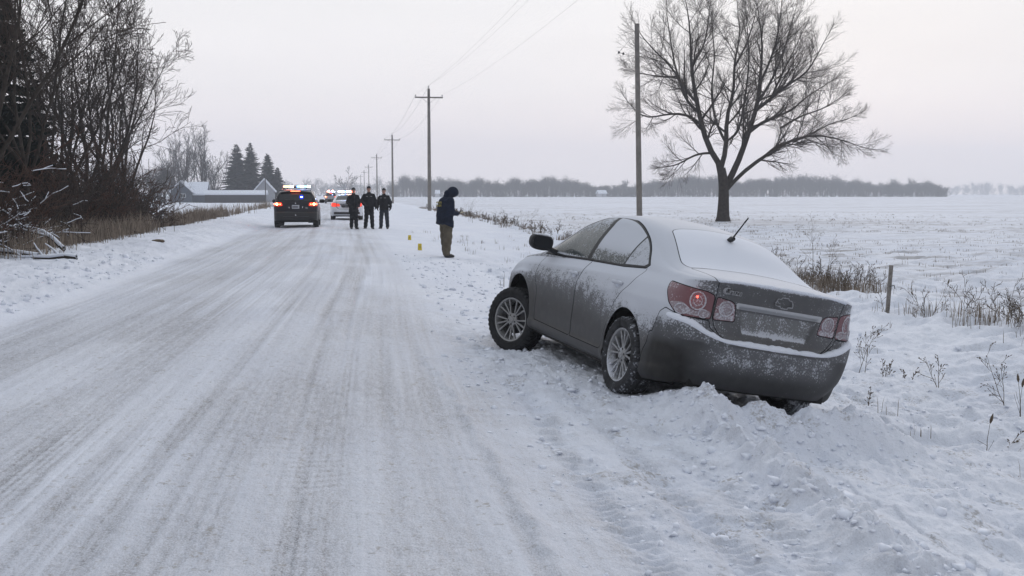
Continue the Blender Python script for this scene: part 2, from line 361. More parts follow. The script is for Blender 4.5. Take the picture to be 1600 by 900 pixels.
def ground(x, y, detail=True, want=False):
    x = np.asarray(x, float); y = np.asarray(y, float); z = ground_base(x, y)
    drift = .55 * ss(3, 25, y) - .45; xt = x - drift                     # the wheel tracks wander to the right as they go
    near = ss(90, 20, y)
    # wheel tracks on the road
    road = ss(-3.95, -3.6, x) * ss(1.6, .6, x)
    st = fbm(xt * 5.5, y * .10, 3, 3); st2 = fbm(xt * 16, y * .22, 9, 3); st3 = fbm(xt * 42, y * .16, 12, 2)
    tracks = sum(np.exp(-((xt - c - (.10 + .22 * (i % 3 == 1)) * vn(y * .13, 0 * y, 50 + i) - .10 * (i % 3 == 2) * np.sin(y * .21 + i)) / w_) ** 2) * a for i, (c, w_, a) in enumerate([(.30, .13, 1), (.06, .10, .8), (-1.35, .22, .65), (-1.75, .14, .5), (-2.55, .26, .55), (-.75, .14, .45), (.62, .05, .5), (-3.1, .2, .4)]))
    z = z - road * (.012 * tracks + .010 * st + .006 * st2) * near
    z = z + road * .004 * billow(x * 9, y * 5, 31, 3) * ss(30, 10, y)
    # cross chatter of tread blocks
    # shoulder on the right, ridge where the plough stopped and the churned tracks of the car
    sh = ss(.75, 1.0, x + .05 * vn(y * 2.2, 0 * y, 61)) * ss(24, 9, y)
    ridge = np.exp(-((x - .80 - .05 * vn(y * 1.1, 0 * y, 61) - .05 * vn(y * 5, 0 * y, 62) + .02 * (y - 5)) / .055) ** 2); z = z + ridge * .035 * ss(11, 8, y) * (.8 + .7 * vn(y * 7, x * 7, 63))
    rough = ss(1.0, 1.4, x) * ss(15, 9, y)
    chn = fbm(x * 7, y * 5, 71, 4); bil = billow(x * 4.2, y * 3.0, 72, 4)
    z = z + rough * (.036 * chn + .026 * bil)
    for (c, wd, dp) in ((1.28, .10, .05), (1.72, .11, .06), (2.06, .09, .035)):
        k = np.exp(-((x - c - .06 * (y - 5) * .5 - .05 * vn(y * .8, 0 * y, 64)) / wd) ** 2) * ss(9.5, 8, y); z = z - k * dp * (.7 + .9 * vn(y * 6, x * 3, 65)) + k * .012 * np.sin(y * 75 + 18 * np.abs(x - c)) * (np.abs(x - c) < .25)
    # berm thrown up beside and behind the car
    bc = 2.42 + .05 * (y - 4) + .10 * vn(y * .9, 0 * y, 66); bm = np.exp(-((x - bc) / .21) ** 2) * ss(8.3, 7.0, y) * ss(2, 3.5, y)
    lump = .75 + .30 * fbm(x * 14, y * 14, 79, 2) + .35 * billow(x * 3.2, y * 3.2, 67, 4) + .55 * fbm(x * 6, y * 6, 68, 4); z = z + bm * .19 * lump
    # snow heaped against the back of the car
    for (px, py, sx, sy, a) in ((3.05, 7.10, .75, .24, .20), (3.80, 7.12, .50, .24, .24), (2.55, 7.45, .25, .25, .10)):
        z = z + a * np.exp(-((x - px) / sx) ** 2 - ((y - py) / sy) ** 2) * (.8 + .5 * fbm(x * 5, y * 5, 69, 4) + .12 * billow(x * 9, y * 9, 70, 3))
    pz = np.exp(-((x - 3.4) / .9) ** 2 - ((y - 6.8) / .5) ** 2); z = z + pz * (.045 * fbm(x * 6, y * 6, 86, 4) + .02 * billow(x * 8, y * 8, 87, 3))
    # soft verge and ditch on the right
    soft = ss(2.6, 3.4, x) * ss(60, 14, y); z = z + soft * (.13 * fbm(x * 1.3, y * 1.3, 73, 5) + .05 * billow(x * 2.4 + 5, y * 2.4, 74, 4) * ss(26, 10, y))
    foot = soft * ss(.18, .33, fbm(x * 1.7, y * 1.7, 77, 2)); z = z - foot * .06
    # weedy bank at the field edge
    bank = np.exp(-((x - 9.6) / 1.0) ** 2); z = z + bank * (.05 + .22 * fbm(x * 1.5, y * 1.5, 75, 4)) * ss(200, 60, y)
    # field furrows
    fld = ss(10.5, 12, x); z = z + fld * (.035 * np.sin((y + .35 * x + .6 * vn(x * .3, y * .3, 78)) * 4.2) * ss(70, 20, y) + .05 * fbm(x * .5, y * .9, 76, 5) * near)
    # snow bank on the left
    lb = ss(-3.75, -4.15, x); z = z + lb * ss(90, 12, y) * (.05 * fbm(x * 2.0, y * 1.4, 81, 5) + .05 * billow(x * 3, y * 2.2, 82, 4) * ss(-8, -6, x))
    far_l = ss(-8, -9, x); z = z + far_l * .12 * fbm(x * .5, y * .5, 83, 3) * ss(400, 60, y)
    # the tyres press the snow down; snow is pushed up around them
    for k, t in enumerate(TYRES):
        dx = x - t.x; dy = y - t.y; u = dx * CAR_F.x + dy * CAR_F.y; v = dx * CAR_L.x + dy * CAR_L.y
        r2 = (u / .34) ** 2 + (v / .26) ** 2; b = np.exp(-(r2 ** 1.5)); wide = np.exp(-((u / 1.0) ** 2 + (v / .7) ** 2)); tgt = t.z + .035 + .045 * ss(.4, 1.6, np.sqrt(r2)) * (.6 + billow(x * 6, y * 6, 85, 3))
        z = z * (1 - wide) + (tgt + (z - ground_base(x, y)) * .6) * wide; z = z * (1 - b) + (t.z + .02) * b
    # keep clear of the car floor
    dx = x - CAR_POS.x; dy = y - CAR_POS.y; u = dx * CAR_F.x + dy * CAR_F.y; v = dx * CAR_L.x + dy * CAR_L.y
    fl = CAR_POS.z + u * CAR_F.z + v * CAR_L.z + .12; ins = ss(-.72, -.45, u) * ss(3.5, 3.2, u) * ss(.95, .75, np.abs(v)); z = np.where(ins > 0, np.minimum(z, fl + (1 - ins) * .2), z)
    if not want: return z
    # dirt: packed grey ice on the road (0..1), bare soil / stubble specks
    blot = fbm(x * .5, y * .16, 91, 4)
    dirt = road * np.clip(.21 + .27 * tracks * (.75 + .9 * st + 1.1 * st3 * ss(25, 12, y) + .34 * np.sin(y * 62 + 2.5 * vn(xt * 9, y * 3, 19)) * ss(9, 6, y) * ss(-.05, .25, vn(x * 1.7, y * 1.1, 18))) + .20 * np.clip(st + .05, -.3, 1) + .18 * st2 + .26 * st3 * ss(30, 14, y) * ss(-.2, .25, vn(x * .9, y * .35, 14)) + .22 * blot + .16 * ss(-.05, .35, fbm(x * 1.4, y * .42, 93, 5)), 0, 1)
    dirt = dirt + .16 * ss(.7, 1.2, x) * ss(3.2, 2.2, x) * ss(24, 8, y) * np.clip(.7 + 1.6 * chn, 0, 1.6)
    dirt = dirt + .10 * lb * np.clip(.3 + 2 * fbm(x * 1.1, y * .8, 92, 3), 0, 1) * ss(-8, -5, x)
    br = road * (vn(x * 26, y * 19, 95) > .36) * .6 * ss(22, 8, y) + rough * ss(.22, .42, fbm(x * 6, y * 4, 96, 3)) * .55
    return z, np.clip(dirt, 0, 1), np.clip(br, 0, 1), fld

def GZ(x, y): return float(ground(np.array([float(x)]), np.array([float(y)]))[0])

def make_ground():
    ys = [-60, -30, -15, -8, -4, -2, -1, 0, .6, 1.1, 1.5]; y = 1.5
    while y < 6000:
        k = .0032 if y < 14 else (.0045 if y < 60 else (.009 if y < 250 else .03)); y += max(.013, k * y); ys.append(y)
    ys = np.array(ys); u = list(np.arange(-.42, .83, .00125)); st = .00125
    a = []; q = u[0]
    while q > -60: st *= 1.06; q -= st; a.append(q)
    b = []; q = u[-1]; st = .00125
    while q < 60: st *= 1.06; q += st; b.append(q)
    u = np.array(a[::-1] + u + b); W_ = np.maximum(ys + 1.2, 3.0); X = u[None] * W_[:, None]; Y = np.repeat(ys[:, None], len(u), 1)
    z, d, br, fl = ground(X, Y, want=True); ny, nx = X.shape; V = np.stack([X, Y, z], -1).reshape(-1, 3); i = np.arange(ny - 1)[:, None] * nx; j = np.arange(nx - 1)[None]
    F_ = np.stack([i + j, i + j + 1, i + nx + j + 1, i + nx + j], -1).reshape(-1, 4)
    m = bpy.data.materials.new('snowy_ground'); m.use_nodes = True; t = m.node_tree; n = t.nodes.new; l = t.links.new; B = t.nodes['Principled BSDF']
    c = n('ShaderNodeTexCoord'); da = n('ShaderNodeAttribute'); da.attribute_name = 'dirt'; ba = n('ShaderNodeAttribute'); ba.attribute_name = 'soil'; fa = n('ShaderNodeAttribute'); fa.attribute_name = 'field'
    def noise(scale, detail, sc=(1, 1, 1), rough=.6):
        mp_ = n('ShaderNodeMapping'); mp_.inputs['Scale'].default_value = sc; l(c.outputs['Object'], mp_.inputs[0]); q = n('ShaderNodeTexNoise'); q.inputs['Scale'].default_value = scale; q.inputs['Detail'].default_value = detail; q.inputs['Roughness'].default_value = rough; l(mp_.outputs[0], q.inputs[0]); return q.outputs[0]
    def rng(v, a_, b_, c_, d_):
        q = n('ShaderNodeMapRange'); q.interpolation_type = 'SMOOTHSTEP'; l(v, q.inputs[0]); q.inputs[1].default_value = a_; q.inputs[2].default_value = b_; q.inputs[3].default_value = c_; q.inputs[4].default_value = d_; return q.outputs[0]
    def mth(op, a_, b_):
        q = n('ShaderNodeMath'); q.operation = op; q.use_clamp = op in ('ADD',)
        for k, v in ((0, a_), (1, b_)):
            if isinstance(v, (int, float)): q.inputs[k].default_value = v
            else: l(v, q.inputs[k])
        return q.outputs[0]
    fine = noise(30, 6, (1, .25, 1)); grain = noise(120, 3, (1, .6, 1)); big = noise(.7, 5, (1, .5, 1))
    dirt = mth('MULTIPLY', da.outputs['Fac'], mth('MULTIPLY', rng(fine, .25, .75, .72, 1.28), rng(grain, .3, .7, .5, 1.5)))
    def mix(f, a_, b_):
        q = n('ShaderNodeMix'); q.data_type = 'RGBA'; q.clamp_factor = True; l(f, q.inputs[0])
        for k, v in ((6, a_), (7, b_)):
            if isinstance(v, tuple): q.inputs[k].default_value = v
            else: l(v, q.inputs[k])
        return q.outputs[2]
    base = mix(rng(big, .3, .7, 0, 1), (.675, .71, .79, 1), (.745, .775, .84, 1))
    col = mix(dirt, base, (.25, .253, .272, 1))
    sp = mth('MULTIPLY', ba.outputs['Fac'], rng(noise(40, 4), .46, .62, 0, 1)); col = mix(sp, col, (.26, .235, .20, 1))
    crumbs = mth('MULTIPLY', rng(noise(21, 5, (1, .8, 1), .78), .62, .68, 0, .8), rng(noise(1.6, 3), .45, .62, 0, 1)); col = mix(crumbs, col, (.22, .20, .175, 1))
    # stubble and soil showing through in rows on the field
    row = noise(1.0, 7, (.55, 2.6, 1), .68); pat = noise(.055, 3, (.6, 1.6, 1)); st_ = mth('MULTIPLY', mth('MULTIPLY', rng(row, .47, .62, 0, 1), rng(pat, .36, .60, .25, 1)), mth('MULTIPLY', fa.outputs['Fac'], .85)); col = mix(st_, col, (.24, .225, .215, 1))
    l(col, B.inputs['Base Color']); B.inputs['Roughness'].default_value = .75; B.inputs['Specular IOR Level'].default_value = .25
    l(rng(dirt, 0, .6, .85, .5), B.inputs['Roughness'])
    hsum = mth('MULTIPLY_ADD', noise(55, 5, (1, .8, 1), .65), .6); hn = n('ShaderNodeMath'); hn.operation = 'ADD'; l(noise(14, 5, (1, .7, 1), .6), hn.inputs[0]); l(hsum, hn.inputs[1])
    bu = n('ShaderNodeBump'); bu.inputs['Strength'].default_value = .8; bu.inputs['Distance'].default_value = .03; l(hn.outputs[0], bu.inputs['Height']); l(bu.outputs[0], B.inputs['Normal'])
    o = mesh_obj('ground', V, F_, m, None, True, {'dirt': d.ravel(), 'soil': br.ravel(), 'field': fl.ravel()}); tag(o, kind='structure'); return o

make_ground()

# crumbled clods of snow along the berm, the shoulder and the left bank: nobody could count them
def clods():
    rg = np.random.default_rng(5); ico = np.array([(0, 0, 1), (.894, 0, .447), (.276, .851, .447), (-.724, .526, .447), (-.724, -.526, .447), (.276, -.851, .447), (.724, .526, -.447), (-.276, .851, -.447), (-.894, 0, -.447), (-.276, -.851, -.447), (.724, -.526, -.447), (0, 0, -1)])
    fc = np.array([(0, 1, 2), (0, 2, 3), (0, 3, 4), (0, 4, 5), (0, 5, 1), (1, 6, 2), (2, 7, 3), (3, 8, 4), (4, 9, 5), (5, 10, 1), (2, 6, 7), (3, 7, 8), (4, 8, 9), (5, 9, 10), (1, 10, 6), (6, 11, 7), (7, 11, 8), (8, 11, 9), (9, 11, 10), (10, 11, 6)])
    pts = []
    for k in range(420): y = rg.uniform(3.2, 8.0); pts.append((2.42 + .05 * (y - 4) + rg.normal(0, .28), y, rg.gamma(2, .006) + .004))
    for k in range(620): y = rg.uniform(3, 9.5); pts.append((rg.uniform(.85, 2.6), y, rg.gamma(1.6, .006) + .004))
    for k in range(320): pts.append((rg.normal(3.2, .6), rg.normal(6.85, .25), rg.gamma(2, .004) + .003))
    for k in range(900): pts.append((rg.normal(5.2, 1.3), rg.uniform(4, 14), rg.gamma(1.6, .008) + .005))
    for k in range(420): y = rg.uniform(6, 24); pts.append((-4.0 - abs(rg.normal(0, .7)), y, rg.gamma(2, .011) + .008))
    for k in range(900): y = rg.uniform(9, 26); pts.append((rg.uniform(1.2, 4.5), y, rg.gamma(1.6, .010) + .006))
    for k in range(250): t = TYRES[k % 4]; pts.append((t.x + rg.normal(0, .25), t.y + rg.normal(0, .25), rg.gamma(2, .005) + .004))
    P = np.array(pts); z = ground(P[:, 0], P[:, 1]); n = len(P); V = ico[None] * P[:, 2][:, None, None] * rg.uniform(.35, 1.4, (n, 12, 1)) * rg.uniform(.5, 1.4, (n, 1, 3)) * np.array([1, 1, .7]); V = V + np.stack([P[:, 0], P[:, 1], z + P[:, 2] * .15], 1)[:, None]
    F_ = (fc[None] + (np.arange(n) * 12)[:, None, None]).reshape(-1, 3); o = mesh_obj('snow_clods', V.reshape(-1, 3), F_, mat('snow_clods', SNOWC, .85, spec=.2), None, True); tag(o, 'small crumbled clods of snow along the churned roadside', kind='stuff')
clods()

# ================================================================== trees and plants
def gpt(px, py):
    """where the ray of a photo pixel meets the ground"""
    d = ray(px, py); o = Vector((0, 0, CAM_H)); lo, hi = 1.0, 4000.0
    ts = np.geomspace(1.5, 4000, 400); P = np.array([(d.x * t / d.y, t, CAM_H + d.z * t / d.y) for t in ts]); g = ground_base(P[:, 0], P[:, 1]); k = np.argmax(P[:, 2] < g); k = max(k, 1)
    a, b = ts[k - 1], ts[k]
    for _ in range(18):
        m = (a + b) / 2; x, z = d.x * m / d.y, CAM_H + d.z * m / d.y
        if z < GB(x, m): b = m
        else: a = m
    return Vector((d.x * b / d.y, b, GZ(d.x * b / d.y, b)))
def GB(x, y): return float(ground_base(np.array([float(x)]), np.array([float(y)]))[0])

bark = mat('bark', (.045, .038, .033), .95, spec=.1, var=.35, vscale=6)
twigm = mat('twigs', (.055, .043, .037), .95, spec=.1, var=.3, vscale=2)
bark_far = mat('far_bark', (.05, .045, .045), .95, spec=.1)
needle = mat('needles', (.013, .018, .014), .9, spec=.1, var=.5, vscale=1.2)

def vrot(d, ang, rg):
    a = Vector((rg.gauss(0, 1), rg.gauss(0, 1), rg.gauss(0, 1))); a = a - d * a.dot(d); a = a.normalized() if a.length > 1e-6 else Vector((1, 0, 0))
    return (d * math.cos(ang) + a * math.sin(ang)).normalized()

def branch(out, rg, p, d, L, r, lev, cfg):
    n = cfg['seg'][min(lev, len(cfg['seg']) - 1)]; pts = [tuple(p)]; rad = [r]; q = p.copy(); dd = d.copy(); st = L / n; spots = []
    for i in range(n):
        dd = (dd + Vector((rg.gauss(0, 1), rg.gauss(0, 1), rg.gauss(0, 1))) * cfg['wob'] + Vector((0, 0, cfg['up'][min(lev, len(cfg['up']) - 1)]))).normalized(); q = q + dd * st; pts.append(tuple(q)); rad.append(max(r * (1 - .72 * (i + 1) / n), cfg['rmin'])); spots.append((q.copy(), dd.copy(), rad[-1]))
    out[min(lev, 3)].append((pts, rad))
    if lev >= cfg['lev']: return
    nc = cfg['kids'][lev]; nc = int(nc + rg.random())
    for k in range(nc):
        t = .15 + .85 * (k + rg.random()) / nc; i = min(int(t * n), n - 1); q_, d_, r_ = spots[i]; f = t * n - i; q2 = Vector(pts[i]).lerp(q_, min(max(f, 0), 1))
        ang = R(rg.uniform(*cfg['ang'])); nl = L * cfg['len'][lev] * (1.15 - .6 * t) * rg.uniform(.7, 1.2); branch(out, rg, q2, vrot(d_, ang, rg), nl, max(r_ * .62, cfg['rmin']), lev + 1, cfg)

def limb_kids(out, rg, pts, rad, cfg, lev=0, n=12, L=3.0, t0=.25):
    P = [Vector(p) for p in pts]; m = len(P) - 1; out[0].append(([tuple(p) for p in P], list(rad)))
    for k in range(n):
        t = t0 + (1 - t0) * (k + rg.random()) / n; i = min(int(t * m), m - 1); f = t * m - i; q = P[i].lerp(P[i + 1], f); d = (P[i + 1] - P[i]).normalized(); r = rad[i] + (rad[i + 1] - rad[i]) * f
        branch(out, rg, q, vrot(d, R(rg.uniform(25, 60)), rg), L * (1.15 - .55 * t) * rg.uniform(.6, 1.2), max(min(r * .5, L * .03), cfg['rmin']), lev, cfg)
    branch(out, rg, P[-1], (P[-1] - P[-2]).normalized(), L * .6, rad[-1], lev, cfg)

def out_mesh(name, out, m, parent, lv, sides=4):
    polys = [p for l in lv for p in out[l]]
    if not polys: return None
    V, F_ = tubes(polys, sides); return mesh_obj(name, V, F_, m, parent, True)

def spl(P, n): return cspline(P, n)

# ---- the big lone tree in the field, its main limbs follow the photograph
def lone_tree():
    base = gpt(1130, 346); Y0 = base.y; pm = F_PX / Y0 * math.cos(YAW) ; root = empty('bare_tree', base); tag(root, 'big bare spreading tree standing alone in the snowy field', 'tree')
    def c(cx, cy, dy=0.0): return at(940 + cx / 2.5, cy / 2.5, Y0 + dy) - base
    rg = random.Random(11); cfg = dict(seg=[6, 5, 4, 3], wob=.06, up=[.06, .045, .03, .0], lev=2, kids=[12, 7.5, 3.5], len=[.60, .55, .55], ang=(18, 52), rmin=.0052)
    out = [[], [], [], []]
    tr = [c(473, 872), c(474, 850), c(476, 800), c(477, 750), c(474, 700), c(466, 655)]; tr = spl(tr, 9); trunk = [(tr, list(np.interp(np.linspace(0, 1, 9), [0, .08, .3, 1], [.58, .45, .38, .30])))]
    limbs = [([(470, 700, 0), (462, 650, 0), (430, 595, -.3), (392, 490, -.6), (368, 380, -1.0), (350, 250, -1.2), (345, 120, -1.0), (332, 20, -1.0)], .24, 16, 3.0),
             ([(430, 598, -.3), (370, 605, -.8), (300, 640, -1.4), (250, 652, -2)], .09, 9, 2.1),
             ([(392, 492, -.6), (335, 452, .4), (250, 448, 1.2), (170, 455, 2), (115, 412, 2.4)], .11, 12, 2.4),
             ([(380, 440, -.6), (340, 400, -1.2), (285, 280, -2.5), (215, 205, -3), (165, 150, -3.4)], .11, 12, 2.8),
             ([(372, 400, -1), (300, 300, 1.5), (270, 160, 2.6), (255, 60, 3)], .10, 11, 2.6),
             ([(466, 655, 0), (485, 575, .6), (490, 460, 1.0), (514, 360, 1.6), (520, 240, 2.2), (540, 130, 2.4), (533, 60, 2.5)], .19, 15, 2.9),
             ([(487, 560, .6), (450, 480, 2.2), (430, 360, 3.2), (440, 230, 4), (430, 100, 4.4)], .11, 12, 2.7),
             ([(480, 735, 0), (505, 690, .2), (545, 600, .2), (578, 505, 0), (602, 430, -.2), (620, 300, -.4), (626, 150, -.6), (612, 50, -.6)], .25, 17, 3.0),
             ([(602, 430, -.2), (655, 390, -1.4), (722, 335, -2.2), (790, 290, -3), (855, 190, -3.5)], .13, 13, 2.8),
             ([(578, 515, 0), (650, 468, 1.5), (740, 430, 2.6), (800, 380, 3.6), (870, 335, 4)], .13, 13, 2.7),
             ([(610, 400, 0), (680, 280, 2), (720, 170, 3), (745, 80, 3.4)], .11, 12, 2.8),
             ([(615, 330, 0), (660, 230, -2), (690, 120, -3), (700, 50, -3)], .10, 12, 2.6),
             ([(490, 550, .6), (540, 490, -2), (560, 380, -3), (575, 250, -3.6), (570, 120, -4)], .11, 12, 2.7),
             ([(485, 745, 0), (505, 722, 0), (560, 668, -.4), (650, 602, -1), (750, 546, -1.4), (850, 530, -1.8), (930, 545, -2), (1010, 572, -2)], .17, 17, 2.6),
             ([(640, 608, -1), (710, 560, .6), (800, 535, 1.6), (880, 490, 2.4), (960, 465, 2.6)], .10, 13, 2.5),
             ([(520, 260, 2), (570, 160, 1), (600, 60, .4)], .08, 11, 2.6), ([(350, 260, -1), (400, 170, 0), (420, 60, .6)], .08, 11, 2.6), ([(655, 400, -1), (700, 300, -1.6), (760, 180, -2)], .09, 12, 2.6), ([(290, 300, -2), (240, 300, -2.6), (170, 290, -3)], .07, 9, 2.2),
             ([(700, 500, 1.4), (790, 450, 2), (860, 425, 2.6), (920, 390, 3)], .08, 11, 2.4)]
    for pts, r0, n, L_ in limbs:
        P = spl([c(*p) for p in pts], 12); limb_kids(out, rg, P, np.linspace(r0, .03, 12) ** 1.0, cfg, 0, int(n * .95), L_ * 1.15, .22 if r0 > .12 else .12)
    V, F_ = tubes(trunk, 14); mesh_obj('trunk', V, F_, bark, root, True)
    V, F_ = tubes(out[0], 7); mesh_obj('limbs', V, F_, bark, root, True)
    V, F_ = tubes(out[1] + out[2] + out[3], 3); mesh_obj('crown', V, F_, mat('pale_twigs', (.085, .070, .060), .95, spec=.1, var=.3, vscale=2), root, True)
lone_tree()

def bare_tree(base, H, seed, label, group, lean=(0, 0), spread=.5, stems=1, dens=1.0, rmin=.008, m=None, lev=3, name='bare_tree', r0=None, fork=.22):
    rg = random.Random(seed); root = empty(name, base); tag(root, label, 'tree', group)
    cfg = dict(seg=[6, 5, 4, 3], wob=.10, up=[.07, .04, .02, .01], lev=lev - 1, kids=[9 * dens, 6 * dens, 4.5 * dens], len=[.55, .52, .6], ang=(18, 50), rmin=rmin); out = [[], [], [], []]; trunk = []
    for s in range(stems):
        r = (r0 or H * .014) * (1 if stems == 1 else .8); a = (rg.uniform(0, 6.28) if not group or stems == 1 else 1.2 + 3.1 * s); off = Vector((math.cos(a), math.sin(a), 0)) * (.35 * (stems > 1)); ln = Vector((lean[0], lean[1], 0)) + off * .25
        h0 = H * fork * rg.uniform(.8, 1.2); P = [off + Vector((ln.x * t * h0, ln.y * t * h0, h0 * t - .15)) + Vector((rg.gauss(0, .03), rg.gauss(0, .03), 0)) * h0 * .3 for t in np.linspace(0, 1, 6)]; trunk.append(([tuple(p) for p in P], list(np.interp(np.linspace(0, 1, 6), [0, .15, 1], [r * 1.35, r * 1.05, r * .85]))))
        nl = rg.choice([3, 4, 5])
        for k in range(nl):
            az = 6.28 * (k + rg.random() * .7) / nl + a; tilt = R(rg.uniform(12, 48)) * spread * 2 * (.35 if k == 0 else 1); d = Vector((math.cos(az) * math.sin(tilt) + lean[0] * .4, math.sin(az) * math.sin(tilt) + lean[1] * .4, math.cos(tilt))).normalized(); L_ = (H - h0) * rg.uniform(.75, 1.0) * (1.1 - .25 * math.sin(tilt)); q = P[-1 - (k % 2)].copy(); pts = [q.copy()]
            for i in range(8): d = (d + Vector((rg.gauss(0, .10), rg.gauss(0, .10), .07))).normalized(); q = q + d * L_ / 8; pts.append(q.copy())
            limb_kids(out, rg, pts, np.linspace(r * .62, max(r * .08, rmin), 9), cfg, 0, int(12 * dens), H * .24, .18)
    V, F_ = tubes(trunk, 10); mesh_obj('trunk', V, F_, m or bark, root, True); V, F_ = tubes(out[0], 6); mesh_obj('limbs', V, F_, m or bark, root, True)
    V, F_ = tubes(out[1] + out[2] + out[3], 3); mesh_obj('crown', V, F_, m or twigm, root, True); return root

def conifer(base, H, Rw, seed, label, group, m=needle, dens=1.0, name='conifer_tree', full=0.0, low=.05):
    rg = random.Random(seed); root = empty(name, base); tag(root, label, 'tree', group); V, F_ = tubes([([(0, 0, -.2), (0, 0, H * .5), (0, 0, H)], [H * .016, H * .010, .02])], 8); mesh_obj('trunk', V, F_, bark, root, True)
    TV = []; n = 0; z = H * low
    while z < H * .985:
        t = z / H; rad = Rw * ((1 - t) ** .8) * (1 if t > .15 else .75 + t * 1.6); nb = int(max(5, 8 * dens * (1 - t * .3)))
        for k in range(nb):
            a = rg.uniform(0, 6.28); Lb = rad * rg.uniform(.6, 1.12) + .12; dz = rg.uniform(-.02, .30) * Lb * (1 if t > .6 else .2) - (1 - t) * .12 * Lb; u = np.array([math.cos(a), math.sin(a), 0.]); v = np.array([-u[1], u[0], 0.]); z0 = z + rg.uniform(-.15, .15)
            ns = max(3, int(Lb / (.16 if full else .22) * dens))
            for i in range(ns):
                f = (i + rg.random()) / ns; p = np.array([0, 0, z0]) + u * Lb * f + np.array([0, 0, dz * f - .10 * Lb * f * f + .12 * Lb * max(0, f - .7)])
                for sd in (-1, 1):
                    l_ = Lb * .34 * (1.1 - f) + .16; e = p + (u * .55 + v * sd * rg.uniform(.5, 1.1)) * l_ + np.array([0, 0, rg.uniform(-.22, .05) * l_]); wv = np.array([0, 0, .05 + .10 * l_]) + u * .06; mid = (p + e) / 2
                    TV += [p, mid + wv * .8, e, mid - wv]; n += 1
        z += H * .021 / dens + .05 * (1 - t)
    TV = np.array(TV); i = np.arange(n)[:, None] * 4; mesh_obj('crown', TV, np.concatenate([i + np.array([0, 1, 2]), i + np.array([0, 2, 3])]), m, root, False); return root

def on(px, Y): 
    d = ray(px, 303); x = d.x * Y / d.y; return Vector((x, Y, GB(x, Y)))

# ---- woods on the left
G_W = 'bare trees in the woods left of the road'
for (px, Y, H, sd, lean, stems, sp, dn, lab) in [
        (150, 44, 10.6, 21, (.0, 0), 2, .52, .82, 'tall twin stemmed bare tree rising over the brush at the edge of the left woods'),
        (186, 50, 10.4, 29, (.0, 0), 2, .52, .82, 'bare tree leaning out over the field, nearest to the farm of the left woods'),
        (100, 40, 9.4, 23, (.0, 0), 2, .58, .85, 'slender bare tree between the dark spruces and the twin stemmed tree'),
        (40, 27, 8.6, 24, (.04, 0), 1, .62, 1.0, 'bare tree growing in front of the dark spruces in the left woods'),
        (-30, 20, 9.0, 27, (.10, 0), 1, .55, .7, 'bare tree at the very edge of the photo reaching long snowy branches over the brush')]:
    bare_tree(on(px, Y), H, sd, lab, G_W, (lean[0] * .5, 0), sp * .85, stems, dn, .006 if Y < 30 else .008, r0=(.075 if Y < 30 else None))
for (px, Y, H, Rw, sd, lab) in [(8, 33, 8.4, 1.9, 31, 'tallest dark spruce standing in the left woods'), (-40, 28, 9.5, 2.0, 32, 'dark spruce cut off by the left edge of the photo'), (58, 42, 6.2, 1.5, 33, 'shorter dark spruce half hidden in the brush of the left woods')]:
    conifer(on(px, Y), H, Rw, sd, lab, 'dark spruces in the left woods', full=1)

def thicket():
    """tangle of thin bare stems: one mass nobody could count"""
    rg = random.Random(77); polys = []; red = []
    cfg = dict(seg=[5, 4, 3], wob=.2, up=[.05, .0, .0], lev=2, kids=[5, 3], len=[.55, .5], ang=(20, 60), rmin=.004)
    for k in range(370):
        t = rg.random() ** 1.25; Y = 15 + 27 * t; edge = -6.5 - .016 * (Y - 14); x = edge - abs(rg.gauss(0, 1)) * (2.2 + .05 * Y) - .3 * rg.random(); h = rg.uniform(1.2, 2.9) * (1 if x < edge - 1 else .6) * (1 + .012 * (Y - 20)); b = Vector((x, Y, GB(x, Y)))
        out = [[], [], [], []]
        for s in range(rg.choice([4, 5, 6, 7])):
            d = Vector((rg.gauss(0, .45), rg.gauss(0, .45), 1)).normalized(); c_ = dict(cfg); c_['rmin'] = .0035 + .00016 * Y; branch(out, rg, b + Vector((rg.gauss(0, .25), rg.gauss(0, .25), -.05)), d, h * rg.uniform(.6, 1.1), .010 + .0035 * h, 0, c_)
        (red if rg.random() < .42 else polys).extend(out[0] + out[1] + out[2])
    V, F_ = tubes(polys, 3); o = mesh_obj('undergrowth', V, F_, twigm, None, True); tag(o, 'dense tangle of dark bare bushes under the left woods', kind='stuff')
    caps = [([(x, y, z + r_ * .8 + .002) for (x, y, z), r_ in zip(p, r)], [q * .8 + .005 for q in r]) for p, r in polys + red if p[0][1] < 27 and rg.random() < .12 and abs(p[-1][2] - p[0][2]) < .8 * math.hypot(p[-1][0] - p[0][0], p[-1][1] - p[0][1])]
    V, F_ = tubes(caps, 4); o = mesh_obj('twig_snow', V, F_, mat('twig_snow', SNOWC, .9, spec=.2), None, True); tag(o, 'snow lying along the thin twigs of the near left thicket', kind='stuff')
    V, F_ = tubes(red, 3); o = mesh_obj('undergrowth', V, F_, mat('reddish_twigs', (.085, .05, .038), .95, spec=.1, var=.3), None, True); tag(o, 'reddish brown bare bushes mixed into the left thicket', kind='stuff')
thicket()

